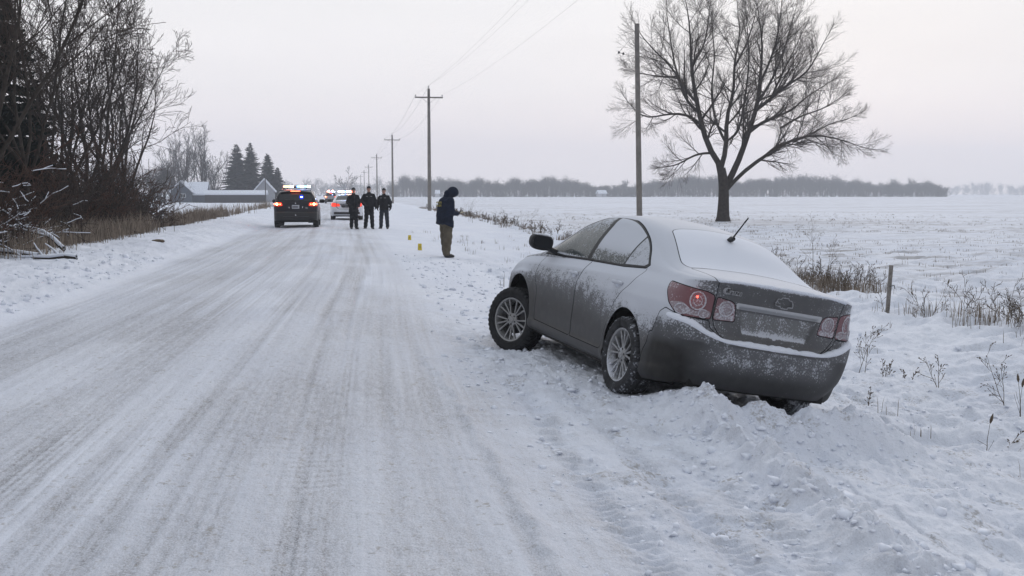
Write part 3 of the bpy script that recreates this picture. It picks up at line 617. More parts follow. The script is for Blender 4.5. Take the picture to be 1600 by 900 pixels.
def grass_field(name, label, spots, m, seed, hmin, hmax, blades=26, spread=.16, wid=.004):
    rg = np.random.default_rng(seed); V = []; F_ = []; n = 0
    for (x, y, s) in spots:
        z = GB(x, y) if y > 30 else GZ(x, y); nb = int(blades * rg.uniform(.6, 1.3)); w0 = wid * (1 + y * .035)
        a = rg.uniform(0, 6.28, nb); bx = x + rg.normal(0, spread * s, nb); by = y + rg.normal(0, spread * s, nb); h = rg.uniform(hmin, hmax, nb) * s; ln = rg.uniform(.05, .6, nb) * h; dx, dy = np.cos(a) * ln, np.sin(a) * ln; px_, py_ = -np.sin(a) * w0, np.cos(a) * w0
        for k in range(nb):
            dr = rg.uniform(0, .35) * (rg.random() < .4)
            V += [(bx[k] - px_[k], by[k] - py_[k], z - .04), (bx[k] + px_[k], by[k] + py_[k], z - .04), (bx[k] + dx[k] * .35 + px_[k] * .8, by[k] + dy[k] * .35 + py_[k] * .8, z + h[k] * .6), (bx[k] + dx[k] * .35 - px_[k] * .8, by[k] + dy[k] * .35 - py_[k] * .8, z + h[k] * .6), (bx[k] + dx[k], by[k] + dy[k], z + h[k] * (1 - dr))]
            F_.append((n, n + 1, n + 2)); F_.append((n, n + 2, n + 3)); F_.append((n + 3, n + 2, n + 4)); n += 5
    o = mesh_obj(name, V, np.array(F_), m, None, False); tag(o, label, kind='stuff'); return o

strawm = mat('straw', (.225, .185, .148), .9, spec=.1, var=.45, vscale=3); weedm = mat('dry_stalk', (.11, .085, .062), .9, spec=.1, var=.35, vscale=5)
rs = random.Random(3); sp = []
for k in range(420):
    Y = 20 + 45 * rs.random() ** 1.1
    if vn(np.array([Y * .35]), np.array([3.3]), 7)[0] < -.12 or (Y < 26 and rs.random() < .6): continue
    edge = -6.1 - .012 * (Y - 16); sp.append((edge - abs(rs.gauss(0, .55)) + rs.gauss(0, .12), Y, rs.uniform(.6, 1.25)))
grass_field('dry_grass', 'tall dry straw coloured grass along the foot of the left thicket', sp, strawm, 1, .22, .72, 30, .22)
sp = [(-7.2 + rs.gauss(0, .4) - .02 * (y - 60), y, rs.uniform(.5, 1.2)) for y in [60 + 60 * rs.random() for _ in range(34)]]
grass_field('dry_grass', 'sparse line of dry grass running on along the left field edge', sp, strawm, 4, .3, .9, 18, .3)
sp = []
for k in range(420):
    Y = 10 + 120 * rs.random() ** 1.9
    if vn(np.array([Y * .5]), np.array([1.3]), 17)[0] < -.24: continue
    sp.append((9.75 + rs.gauss(0, .42), Y, rs.uniform(.5, 1.1)))
for k in range(60): sp.append((9.6 + rs.gauss(0, .5), rs.uniform(18, 22), rs.uniform(.5, 1.0)))
grass_field('dry_grass', 'snowy dead grass along the edge of the right field', sp, strawm, 2, .12, .42, 24, .16, .0028)
sp = [(rs.uniform(3.4, 9.4), 6 + 14 * rs.random(), rs.uniform(.35, .8)) for _ in range(46)] + [(rs.uniform(2.6, 8.5), 18 + 30 * rs.random(), rs.uniform(.4, 1)) for _ in range(60)]
grass_field('dry_grass', 'few thin grass blades poking through the snow in the ditch', sp, strawm, 5, .08, .30, 7, .10, .0022)

def weed(base, h, seed, label, group, head=False, lean=0.0, m=None, n=1):
    rg = random.Random(seed); out = [[], [], [], []]; cfg = dict(seg=[6, 4, 3], wob=.10, up=[.02, .03, .0], lev=2 if not head else 1, kids=[6, 3], len=[.38, .5], ang=(20, 50), rmin=.0016); root = empty('weed', base); tag(root, label, 'weed', group)
    for s in range(n):
        branch(out, rg, Vector((rg.gauss(0, .03) * (n > 1), rg.gauss(0, .03) * (n > 1), -.05)), Vector((lean + rg.gauss(0, .22) * (n > 1), rg.gauss(0, .1), 1)).normalized(), h * rg.uniform(.75, 1.1) if s else h, .0048, 0, cfg)
    if head: out[1] = out[1][:2]; out[2] = []
    polys = out[0] + out[1] + out[2]; V, F_ = tubes(polys, 4); mesh_obj('stalk', V, F_, m or weedm, root, True)
    mb = MB(); tips = [p for p, _ in out[0]] if head else [p for p, _ in (out[1] + out[2])]
    for t in tips:
        if head: mb = MB()
        a, b = Vector(t[-2]), Vector(t[-1]); d = (b - a).normalized(); hl = .055 if head else .014; r_ = .013 if head else .0045; mb.tube([b - d * hl * .9, b - d * hl * .4, b + d * hl * .2, b + d * hl * .7], [r_ * .4, r_, r_ * .8, r_ * .15], 6)
        if head: mb.build('seed_head', m or weedm, root, True)
    if not head: mb.build('dry_leaves', m or weedm, root, True)
    return root

GW = 'dry weeds standing in the snow of the ditch'
for i, (px, py, top, head, lean, n, lab) in enumerate([
        (1541, 700, 625, 1, -.06, 1, 'thin dry stalk with a dark seed head, lowest weed in the ditch'), (1568, 703, 655, 0, .30, 1, 'short slanting twig beside the lowest seed head stalk'),
        (1590, 655, 570, 1, .05, 2, 'dry weed with a drooping seed head at the right edge of the snow'), (1462, 612, 555, 0, .05, 2, 'forked dry weed in the middle of the ditch between car and right edge'),
        (1575, 640, 540, 0, -.3, 2, 'tall pale weed leaning left near the right edge'), (1385, 590, 560, 0, .4, 3, 'bent brown weed flattened by snow just right of the car bumper'),
        (1420, 600, 572, 0, -.2, 2, 'small brown tuft of weed right of the bumper'), (1357, 640, 600, 0, -.1, 1, 'little stub of weed close to the rear bumper corner'),
        (1345, 585, 500, 0, .05, 2, 'thin weed rising beside the right tail light'), (1452, 500, 425, 1, .25, 2, 'tall dark weed with a forked head to the right of the wooden stake'),
        (1470, 492, 455, 0, .4, 1, 'weed leaning right beyond the forked dark weed'), (1362, 533, 510, 0, 0, 2, 'snow capped weed clump between the car and the stake'),
        (1275, 420, 345, 0, .02, 2, 'thin tall weed rising behind the sedan trunk'), (1292, 418, 362, 0, .2, 2, 'leaning thin weed behind the trunk, right of the taller one')]):
    b = gpt(px, py); h = (py - top) / F_PX * b.y * 1.05; weed(b, max(h, .08), 200 + i, lab, GW, bool(head), lean, None, n)
rs = random.Random(9); k = 0
labs = ['weed', 'weed']
for i in range(0):
    Y = rs.choice([rs.uniform(11, 24), rs.uniform(24, 60)]) if i < 60 else rs.uniform(60, 110); x = 9.7 + rs.gauss(0, .45); b = Vector((x, Y, GZ(x, Y))); weed(b, rs.uniform(.3, .75), 300 + i, 'dry brown weed standing in the grassy edge of the right field', 'dry weeds along the edge of the right field', rs.random() < .25, rs.gauss(0, .15), None, rs.choice([1, 2, 3]))
for i, (px, py, top) in enumerate([(738, 348, 318), (776, 352, 326), (790, 354, 330), (816, 362, 322), (748, 345, 330), (733, 346, 310)]):
    b = gpt(px, py); weed(b, (py - top) / F_PX * b.y, 400 + i, ('thin dry weed just right of the papers the hooded person holds', 'dry weed with side twigs halfway between hooded person and car mirror', 'short dry weed next to the one halfway to the mirror', 'tallest dry weed left of the car mirror on the bank', 'small pale weed behind the hooded person on the bank', 'tall faint weed closest to the hooded person')[i], 'dry weeds behind the hooded person', False, rs.gauss(0, .08), None, 3)

# fallen branches with snow on them, left
def fallen(px, py, L_, az, seed, lab, rise=.25):
    b = gpt(px, py); rg = random.Random(seed); root = empty('fallen_branch', b); tag(root, lab, 'branch', 'snowy fallen branches by the left thicket'); out = [[], [], [], []]; cfg = dict(seg=[7, 5, 3], wob=.12, up=[-.02, .0, .0], lev=2, kids=[7, 3], len=[.45, .5], ang=(25, 55), rmin=.006)
    branch(out, rg, Vector((0, 0, .05)), Vector((math.cos(az), math.sin(az), rise)).normalized(), L_, .045, 0, cfg); V, F_ = tubes(out[0] + out[1] + out[2], 5); mesh_obj('wood', V, F_, bark, root, True)
    V, F_ = tubes([([(x, y, z + r_ * .75) for (x, y, z), r_ in zip(p, r)], [q * .85 + .006 for q in r]) for p, r in out[0] + out[1]], 5); mesh_obj('snow_cover', V, F_, snowpack0, root, True)
snowpack0 = mat('branch_snow', SNOWC, .9, spec=.2)
for a in [(60, 405, 3.6, 2.9, 1, 'snow covered branch lying lowest at the left edge of the thicket', .12), (100, 395, 3.2, 2.5, 2, 'snow covered branch slanting up out of the left thicket', .35), (30, 385, 3.0, .4, 3, 'snow lined branch pointing towards the road from the left thicket', .25), (15, 350, 3.6, .2, 4, 'long snow lined branch arching above the thicket at the left edge', .28), (120, 408, 1.8, 2.8, 5, 'short snowy branch at the foot of the dry grass', .1)]: fallen(*a)

# ---- far trees
def far_wood(name, label, spots, seed, m, kind='stuff', tw=34, w0=.05):
    rg = np.random.default_rng(seed); polys = []
    for (x, y, h, wd) in spots:
        z = GB(x, y) - .3; polys.append(([(x, y, z), (x + rg.normal(0, .1), y, z + h * .35), (x + rg.normal(0, .3), y, z + h * .75)], [h * .017, h * .012, w0]))
        for k in range(tw):
            t = rg.uniform(.0, .72); a = rg.uniform(0, 6.28); sp_ = wd * rg.uniform(.35, 1.0) * (math.sin(min(1, t * 1.3 + .35) * math.pi * .72) if t > .15 else 1.0); L_ = h * (1 - t) * (rg.uniform(.45, .95) if t > .12 else rg.uniform(.08, .4)); b = np.array([x, y, z + h * t]); e = b + np.array([math.cos(a) * sp_, math.sin(a) * sp_, L_]); mid = (b + e) / 2 + np.array([math.cos(a), math.sin(a), -.25]) * sp_ * .22
            polys.append(([b, mid, e], [w0 * 1.8, w0 * 1.2, w0 * .5]))
            for q in range(4):
                f = rg.uniform(.3, 1); s = b + (e - b) * f; polys.append(([s, s + rg.normal(0, .10 * h, 3) * np.array([.8, .8, .7]) + np.array([0, 0, .03 * h]), s + rg.normal(0, .12 * h, 3) * np.array([1, 1, .5]) + np.array([0, 0, .10 * h])], [w0 * .8, w0 * .6, w0 * .4]))
    V, F_ = tubes(polys, 3); o = mesh_obj(name, V, F_, m, None, True); tag(o, label, kind=kind); return o

rg = np.random.default_rng(8); sp = []
def ux(px): d = ray(px, 303); return d.x / d.y
for px in np.arange(612, 1478, 4.2):
    for row in range(3):
        Y = 600 + row * 22 + rg.uniform(-8, 8); X = ux(px + rg.uniform(-3, 3)) * Y; gap = .80 if px < 712 else 1.0; hgt = 10.6 * gap + 1.6 * math.sin(px * .031) + 1.3 * math.sin(px * .0113 + 1) + 1.5 * math.sin(px * .17) * math.sin(px * .053) + rg.normal(0, 1.3); hgt = hgt * (1 if px < 1430 else 1 - (px - 1430) * .009); hgt = hgt * (.86 if 900 < px < 1060 else 1)
        if px < 700 and rg.random() < .2: continue
        sp.append((X, Y, max(hgt, 5) * (.92 + .06 * row), 3.6))
far_wood('far_woods', 'long grey line of bare woods beyond the snowy field', sp, 1, bark_far, tw=20, w0=.075)
sp = [(ux(px) * 1500, 1500 + rg.uniform(-20, 20), 15 + rg.normal(0, 2) + 3 * math.sin(px * .05), 9) for px in np.arange(1430, 1760, 4.0)]
far_wood('far_woods', 'faint distant woods low on the horizon at the far right', sp, 2, bark_far, tw=16, w0=.2)
sp = [(ux(px) * 900, 900 + rg.uniform(-20, 20), 11 + rg.normal(0, 2), 6) for px in np.arange(425, 620, 4.0)]
far_wood('far_woods', 'faint low woods where the road meets the horizon', sp, 3, bark_far, tw=14, w0=.12)
bare_tree(on(543, 420), 11, 61, 'faint round bare tree near the end of the road', None, (0, 0), .8, 1, .8, .04, bark_far, lev=2)
sp = [(ux(px) * 190, 190 + rg.uniform(-8, 8), 7.2 + rg.normal(0, 1.0), 2.6) for px in np.arange(150, 275, 5.0)]
far_wood('far_woods', 'grey hedge of bare trees behind the left field, before the farm', sp, 4, bark_far, tw=24, w0=.022)
sp = [(ux(px) * 248, 248 + rg.uniform(-5, 5), 4.0 + rg.normal(0, .8), 2.0) for px in np.arange(262, 345, 4)]
far_wood('far_woods', 'low grey bushes round the farm buildings', sp, 5, bark_far, tw=24, w0=.05)

def weed_bank():
    rg = random.Random(91); polys = []; cfg = dict(seg=[5, 4, 3], wob=.13, up=[.02, .03, 0], lev=2, kids=[5, 3], len=[.4, .5], ang=(20, 55), rmin=.0016)
    for k in range(230):
        Y = rg.uniform(11.5, 26) if k < 130 else rg.uniform(26, 120)
        if Y < 26 and vn(np.array([Y * .5]), np.array([1.3]), 17)[0] < -.28: continue
        x = 9.7 + rg.gauss(0, .5); b = Vector((x, Y, GB(x, Y) + .02)); out = [[], [], [], []]; c_ = dict(cfg); c_['rmin'] = .0016 + .00011 * Y
        for s_ in range(rg.choice([1, 2, 3])): branch(out, rg, b, Vector((rg.gauss(0, .35), rg.gauss(0, .3), 1)).normalized(), rg.uniform(.2, .65), .004, 0, c_)
        polys += out[0] + out[1] + out[2]
    V, F_ = tubes(polys, 3); o = mesh_obj('weeds', V, F_, weedm, None, True); tag(o, 'tangled dead weeds along the edge of the right field', kind='stuff')
weed_bank()

# stubble left in rows on the field
sp = []; rs = random.Random(12)
for row in range(95):
    o = 6.0 + row * 1.05
    for k in range(75):
        x = 11.2 + 42 * rs.random() ** 1.3; y = o + 12 - .35 * (x - 11) + rs.gauss(0, .10)
        if 11 < y < 108 and rs.random() > (y - 25) / 85 and vn(np.array([x * .3]), np.array([y * .3]), 23)[0] > -.12: sp.append((x, y, rs.uniform(.5, 1.1)))
grass_field('stubble', 'short stubble poking out in rows over the snowy right field', sp, strawm, 6, .04, .13, 5, .10, .003)

# ================================================================== cars
# car space: x forward from the rear axle, y to the car's left, z up from the ground
class TM:
    """triangle mesh with per-vertex columns (x,y,z,w,patch,tau,nx,ny,nz,frost)"""
    def __init__(s, V, T): s.V = V; s.T = T
    def split(s, d):
        """returns (inside, outside) of the level d = 0"""
        V, T = s.V, s.T; sg = d < 0; c = sg[T].sum(1); IN = [T[c == 3]]; OUT = [T[c == 0]]
        mixed = T[(c == 1) | (c == 2)]
        if len(mixed) == 0: return s.sub(IN[0], V), s.sub(OUT[0], V)
        ms = sg[mixed]; cm = ms.sum(1); lone = np.where(cm == 1, np.argmax(ms, 1), np.argmin(ms, 1)); ar = np.arange(len(mixed))
        A = mixed[ar, lone]; B = mixed[ar, (lone + 1) % 3]; C = mixed[ar, (lone + 2) % 3]
        e = np.concatenate([np.stack([A, B], 1), np.stack([A, C], 1)]); es = np.sort(e, 1); u, inv = np.unique(es, axis=0, return_inverse=True); inv = inv.ravel()
        t = d[u[:, 0]] / (d[u[:, 0]] - d[u[:, 1]]); nv = V[u[:, 0]] + (V[u[:, 1]] - V[u[:, 0]]) * t[:, None]; base = len(V); V2 = np.concatenate([V, nv])
        AB = base + inv[:len(A)]; AC = base + inv[len(A):]; q1 = np.stack([A, AB, AC], 1); q2 = np.concatenate([np.stack([AB, B, C], 1), np.stack([AB, C, AC], 1)]); li = cm == 1; l2 = np.concatenate([li, li])
        IN += [q1[li], q2[~l2]]; OUT += [q1[~li], q2[l2]]
        return s.sub(np.concatenate(IN), V2), s.sub(np.concatenate(OUT), V2)
    def sub(s, T, V):
        if len(T) == 0: return TM(np.zeros((0, V.shape[1])), np.zeros((0, 3), int))
        u, inv = np.unique(T, return_inverse=True); return TM(V[u], inv.reshape(T.shape))
    def __add__(s, o): return TM(np.concatenate([s.V, o.V]), np.concatenate([s.T, o.T + len(s.V)]))
    def mirror(s):
        V = s.V.copy(); V[:, 1] *= -1; V[:, 7] *= -1; return TM(V, s.T[:, ::-1])
    def build(s, name, m, parent):
        k = np.round(s.V[:, :3] * 2e4).astype(np.int64); _, first, inv = np.unique(k, axis=0, return_index=True, return_inverse=True); inv = inv.ravel(); T = inv[s.T]
        T = T[(T[:, 0] != T[:, 1]) & (T[:, 1] != T[:, 2]) & (T[:, 0] != T[:, 2])]; V = s.V[first]
        return mesh_obj(name, V[:, :3], T, m, parent, True, {'frost': V[:, 9]})

def body_surface(p, step):
    O = cspline(p['outline'], int(6.2 / step)); w_ = np.concatenate([[0], np.cumsum(np.linalg.norm(np.diff(O, axis=0), axis=1))])
    t = np.gradient(O, axis=0); t /= np.linalg.norm(t, axis=1)[:, None]; Nn = np.stack([-t[:, 1], t[:, 0]], 1) * -1
    # outward: at the rear centre the normal is -x
    if Nn[0, 0] > 0: Nn = -Nn
    ns = len(O); zE = p['zE'](w_); zb = p['zbot'](w_); nv = int(0.85 / step); h = np.linspace(0, 1, nv)[None]
    Z = zb[:, None] + (zE - zb)[:, None] * h; W = np.repeat(w_[:, None], nv, 1)
    wr = 1 - ss(p['wr'][0], p['wr'][1], w_)[:, None]; wf = ss(w_[-1] - 1.3, w_[-1] - 0.5, w_)[:, None]
    inset = p['side'](np.repeat(h, ns, 0)) * (1 - wr) * (1 - wf) + p['rear'](Z - p['zstep'](W) + p['zstep0']) * wr + p['front'](np.repeat(h, ns, 0)) * wf
    # upper rear corners tuck in like the side does
    X = O[:, 0][:, None] - Nn[:, 0][:, None] * inset; Y = O[:, 1][:, None] - Nn[:, 1][:, None] * inset
    for (xw, rw) in ((0, p['arch']), (p['wb'], p['arch'])):
        d = np.hypot(X - xw, Z - p['rad'] - 0.01); Y = Y + 0.016 * np.exp(-((d - rw - 0.02) / 0.05) ** 2) * (Y > 0.5)
    Y[0] = 0
    for (poly, dep, sm) in p.get('recess', []):
        s_ = sdf_poly(W, Z, poly); X = X + dep * (1 - ss(-sm, sm * 0.2, s_))
    A = np.stack([X, Y, Z, W, 0 * X, 0 * X], -1)
    # upper surface
    ex, ey, ez = X[:, -1], Y[:, -1], Z[:, -1]; zc = np.maximum(p['zc'](ex), ez); k = p['k'](ex); rr = p['r'](ex); ry = ey * rr; rz = ez + (zc - ez) * k
    n1, nf, n2 = p.get('n1', 36), 10, int(0.75 / step); Ls = np.minimum(p.get('fil', 0.09), 0.42 * np.hypot(ey - ry, ez - rz)); Lt = np.minimum(p.get('fil', 0.09) * 1.3, 0.42 * ry)
    rows = []
    for i in range(ns):
        E_, R_, C_ = np.array([ey[i], ez[i]]), np.array([ry[i], rz[i]]), np.array([0, zc[i]])
        dE = R_ - E_; lE = np.linalg.norm(dE) + 1e-6; tt = np.linspace(0, 1 - Ls[i] / lE, n1); s1 = E_ + dE * tt[:, None]; nb = np.array([dE[1], -dE[0]]) / lE
        s1 = s1 + nb * (np.sin(np.pi * tt / max(tt[-1], 1e-3)) * p.get('bulge', 0.018) * min(1, lE / 0.3))[:, None]
        # top: quadratic with horizontal tangent in the middle
        u = np.linspace(0, 1, n2 + 1); top = np.stack([ry[i] * (1 - u), rz[i] + (zc[i] - rz[i]) * (1 - (1 - u) ** 2)], 1)
        d0 = ry[i]; uu = np.clip(Lt[i] / max(d0, 1e-4), 0, 0.45); us = uu + (1 - uu) * u; s3 = np.stack([ry[i] * (1 - us), rz[i] + (zc[i] - rz[i]) * (1 - (1 - us) ** 2)], 1)
        a, c = s1[-1], s3[0]; q = np.linspace(0, 1, nf + 2)[1:-1, None]; s2 = (1 - q) ** 2 * a + 2 * q * (1 - q) * R_ + q * q * c
        rows.append(np.concatenate([s1, s2, s3]))
    Bm = np.array(rows); m = Bm.shape[1]; tau = np.concatenate([np.linspace(0, 1, n1), 1 + np.linspace(0, 1, nf + 2)[1:-1], 2 + np.linspace(0, 1, n2 + 1)])
    B = np.stack([np.repeat(ex[:, None], m, 1), Bm[..., 0], Bm[..., 1], np.repeat(w_[:, None], m, 1), np.ones((ns, m)), np.repeat(tau[None], ns, 0)], -1)
    G = np.concatenate([A, B[:, 1:]], 1); M = G.shape[1]; V = G.reshape(-1, 6)
    i = np.arange(ns - 1)[:, None] * M; j = np.arange(M - 1)[None]; a, b, c, d = (i + j).ravel(), (i + j + 1).ravel(), (i + M + j + 1).ravel(), (i + M + j).ravel()
    T = np.concatenate([np.stack([a, c, b], 1), np.stack([a, d, c], 1)])
    # vertex normals of the grid
    P = G[..., :3]; nrm = np.cross(np.gradient(P, axis=0), np.gradient(P, axis=1)); nrm /= np.linalg.norm(nrm, axis=2)[..., None] + 1e-9
    q = nrm.reshape(-1, 3); mid = V[(V[:, 4] > 0) & (V[:, 5] > 2.9)]
    if (q[(V[:, 4] == 0)] * np.c_[0 * V[V[:, 4] == 0][:, 0], V[V[:, 4] == 0][:, 1], 0 * V[V[:, 4] == 0][:, 0]]).sum() < 0: q = -q
    pn = V[T]; fn = np.cross(pn[:, 1, :3] - pn[:, 0, :3], pn[:, 2, :3] - pn[:, 0, :3]); 
    if (fn * q[T[:, 0]]).sum() < 0: T = T[:, ::-1]
    bad = np.isnan(q).any(1); q[bad] = (0, 0, 1)
    V = np.concatenate([V, q, np.zeros((len(V), 1))], 1)
    return TM(V, T)

def build_wheel(m_tyre, m_rim, rad, wid, parent, spokes=5, frost=0.3, seed=0, fine=True, rimr=0.222):
    """wheel at the origin, axle along y, outer face towards +y; thing part = wheel, children tyre and rim"""
    root = empty('wheel'); root.parent = parent
    h = wid / 2; n = 120 if fine else 40
    prof = [(rimr - .01, -h * .75), (rimr + .02, -h * .95), (rad * .87, -h * 1.03), (rad * .955, -h * .93), (rad * .985, -h * .78), (rad, -h * .5), (rad, -h * .36), (rad * .97, -h * .32), (rad * .97, -h * .24), (rad, -h * .2), (rad, -h * .05), (rad * .97, -.001), (rad * .97, h * .06), (rad, h * .1), (rad, h * .3), (rad * .97, h * .34), (rad * .97, h * .42), (rad, h * .46), (rad * .99, h * .76), (rad * .96, h * .92), (rad * .87, h * 1.03), (rimr + .02, h * .97), (rimr + .004, h * .86), (rimr - .01, h * .7)]
    mb = MB(); mb.lathe(prof, n, 'y'); V = mb.arr(); ang = np.arctan2(V[:, 2], V[:, 0]); rr = np.hypot(V[:, 0], V[:, 2])
    if fine:
        tread = (rr > rad * .94); cut = ((np.round(ang / (2 * math.pi) * n) + (V[:, 1] > 0) * 1).astype(int) % 3 == 0); rr2 = np.where(tread & cut & (np.abs(V[:, 1]) > h * .4), rr - .011, rr); V[:, 0] *= rr2 / rr; V[:, 2] *= rr2 / rr
    rnd = vn(ang * 9 + seed * 7, V[:, 1] * 40, 3) + vn(ang * 3 + seed, V[:, 1] * 4, 5)
    fr = np.clip(frost * (0.55 + 0.6 * (rr > rad * .93) + rnd * .9), 0, 1)
    mesh_obj('tyre', V, [np.concatenate(f) for f in mb.F.values()], m_tyre, root, False, {'frost': fr})
    rb = MB(); f_ = h * .82
    rb.lathe([(rimr - .012, -h * .7), (rimr - .03, -h * .4), (rimr - .035, h * .3), (rimr - .022, h * .62), (rimr - .012, f_), (rimr + .004, f_ + .004), (rimr + .008, f_ - .006), (rimr - .004, h * .55)], n, 'y')
    for g in range(spokes):
        for k in (-1, 0, 1):
            a0 = 2 * math.pi * (g + .25) / spokes + k * .12; a1 = 2 * math.pi * (g + .25) / spokes + k * .36
            p0 = (math.cos(a0) * .045, math.sin(a0) * .045); p1 = (math.cos(a1) * (rimr - .016), math.sin(a1) * (rimr - .016)); dx, dz = p1[0] - p0[0], p1[1] - p0[1]; l = math.hypot(dx, dz); nx, nz2 = -dz / l, dx / l
            ws, we, ty = .0085, .0105, .02; Vv = []
            for (q, wd, yy) in ((p0, ws, f_ - .022), (((p0[0] + p1[0]) / 2, (p0[1] + p1[1]) / 2), ws * .9, f_ - .018), (p1, we, f_ - .008)):
                for sx, sy in ((-1, -ty), (-1, -.003), (-.55, 0), (.55, 0), (1, -.003), (1, -ty)): Vv.append((q[0] + nx * wd * sx, yy + sy, q[1] + nz2 * wd * sx))
            Fq = [[r_ * 6 + c, r_ * 6 + (c + 1) % 6, (r_ + 1) * 6 + (c + 1) % 6, (r_ + 1) * 6 + c] for r_ in range(2) for c in range(6)]; rb.add(Vv, Fq)
    rb.lathe([(.001, f_ - .05), (.07, f_ - .05), (.068, f_ - .026), (.06, f_ - .019), (.034, f_ - .016), (.030, f_ - .010), (.001, f_ - .008)], 30, 'y')
    o = rb.build('rim', m_rim, root, False, None); me = o.data
    co = np.zeros(len(me.vertices) * 3, np.float32); me.vertices.foreach_get('co', co); co = co.reshape(-1, 3); a_ = me.attributes.new('frost', 'FLOAT', 'POINT')
    a_.data.foreach_set('value', np.clip(frost * (0.9 + vn(co[:, 0] * 12 + seed, co[:, 2] * 12, 4) + .5 * (co[:, 2] < -.08) + .25 * (np.abs(co[:, 0]) > .1)), 0, 1).astype(np.float32))
    bb = MB(); bb.lathe([(.001, -.01), (.15, -.01), (.152, .004), (.001, .004)], 40, 'y', (0, h * .1, 0)); bb.build('brake_disc', M_['dark_metal'], root, True)
    for i in range(5):
        a0 = 2 * math.pi * i / 5 + .4
        q = MB(); q.lathe([(.001, f_ - .0145), (.0095, f_ - .0145), (.0095, f_ - .03)], 10, 'y', (math.cos(a0) * .05, 0, math.sin(a0) * .05)); q.build('lug_hole', M_['black'], root)
    return root

M_ = {}
M_['black'] = mat('black_plastic', (.012, .012, .013), .5)
M_['under'] = mat('underbody', (.01, .01, .01), .9)
M_['dark_metal'] = mat('dark_metal', (.06, .06, .065), .55, .6)
M_['seam'] = mat('seam_gap', (.012, .012, .014), .9, spec=.1)

def build_car(p, root, step):
    """splits one body surface into the parts of a car; returns nothing, parts hang under root"""
    full = body_surface(p, step); half = full; p['full'] = full
    x = lambda m: m.V[:, 0]; z = lambda m: m.V[:, 2]; wv = lambda m: m.V[:, 3]; ta = lambda m: m.V[:, 5]; pt = lambda m: m.V[:, 4]
    BIG = 9.0
    # frost coverage
    V = half.V; V[:, 9] = p['frost'](V)
    # wheel arches
    for xw in (0, p['wb']):
        d = np.hypot(x(half) - xw, (z(half) - p['rad'] - .012) * 1.0) - p['arch']; d = np.where((wv(half) > .9) & (np.abs(half.V[:, 1]) > .4), d, BIG)
        ins, half = half.split(d)
    parts = {}; M = p['mats']
    def cut(src, d, key, seam=.0035):
        """take the inside of d out of src, leave a dark gap round it"""
        a, rest = src.split(d - seam)
        if len(a.T) == 0: return rest
        # the level set again on the piece
        da = cutfun(a); b, gap = a.split(da + seam); parts.setdefault(key, []).append(b); parts.setdefault('seam', []).append(gap); return rest
    for key, fn in p['cuts']:
        cutfun = fn; half = cut(half, fn(half), key, p.get('seam', .0035))
    parts['body'] = [half]
    # sub-splits inside parts (windows inside doors and so on)
    for key, sub, fn in p['subs']:
        new = []
        for a in parts.get(key, []):
            i_, o_ = a.split(fn(a)); parts.setdefault(sub, []).append(i_) if len(i_.T) else None; new.append(o_)
        parts[key] = new
    return parts

def inner_shell(p, root, yin=.52):
    mb = MB(); R_ = p['arch'] + .012
    for xw in (0, p['wb']):
        for sy in (-1, 1):
            a = np.linspace(-.35, math.pi + .35, 25); P = np.c_[xw + R_ * np.cos(a), p['rad'] + R_ * np.sin(a)]; n = len(P)
            V = np.concatenate([np.c_[P[:, 0], np.full(n, sy * yin), P[:, 1]], np.c_[P[:, 0], np.full(n, sy * (p['half'] - .035)), P[:, 1]], [[xw, sy * yin, p['rad']]]]); i = np.arange(n - 1)
            mb.add(V, np.stack([i, i + 1, i + n + 1, i + n], 1)); mb.F.setdefault(3, []).append(np.stack([i, i + 1, np.full(n - 1, 2 * n)], 1) + mb.n - len(V))
    zb = p['floor']; ln = p['len_r'] + .12; lf = p['wb'] + p['len_f'] - .15
    mb.box(((-.35 + lf) / 2, 0, zb + .09), (lf + .35, 1.1, .12)); mb.box((p['wb'] / 2, 0, zb + .02), (p['wb'] - 2 * p['arch'], 2 * p['half'] - .16, .08))
    mb.box((0, 0, p['rad'] - .02), (.09, 1.3, .09)); mb.box((-p['len_r'] * .60, 0, zb + .13), (.45, 1.25, .16))  # rear box added as a dark block against the bright slit below the bumper
    mb.build('underbody', M_['under'], root)

def door_handle(parent, x, y, z, m, frost=.5, sy=1):
    o = []
    pts = [(x + .09, y - .005, z), (x + .06, y + .022, z + .002), (x, y + .03, z + .003), (x - .06, y + .024, z), (x - .09, y - .005, z - .002)]
    mb = MB(); mb.tube([(a, b * sy, c) for a, b, c in pts], [.011, .014, .015, .014, .011], 10); V = mb.arr()
    return mb.build('door_handle', m, parent, True, {'frost': np.full(len(V), frost)})

# ---------------------------------------------------------------- the frosted sedan
def surf(tm, w_, z_):
    V = tm.V[tm.V[:, 4] < .5]; i = np.argmin((V[:, 3] - w_) ** 2 + (V[:, 2] - z_) ** 2); return V[i, :3], V[i, 6:9]

def ring(tm, cw, cz, r, rt, ry=None, n=28, off=.002):
    P = []
    for a in np.linspace(0, 2 * math.pi, n + 1):
        V = tm.V[tm.V[:, 4] < .5]; d = (V[:, 3] - cw - r * math.cos(a)) ** 2 + (V[:, 2] - cz - (ry or r) * math.sin(a)) ** 2; i = np.argsort(d)[:4]; k = 1 / (d[i] + 1e-6); k /= k.sum(); P.append((V[i, :3] * k[:, None]).sum(0) + off * (V[i, 6:9] * k[:, None]).sum(0))
    return np.array(P)

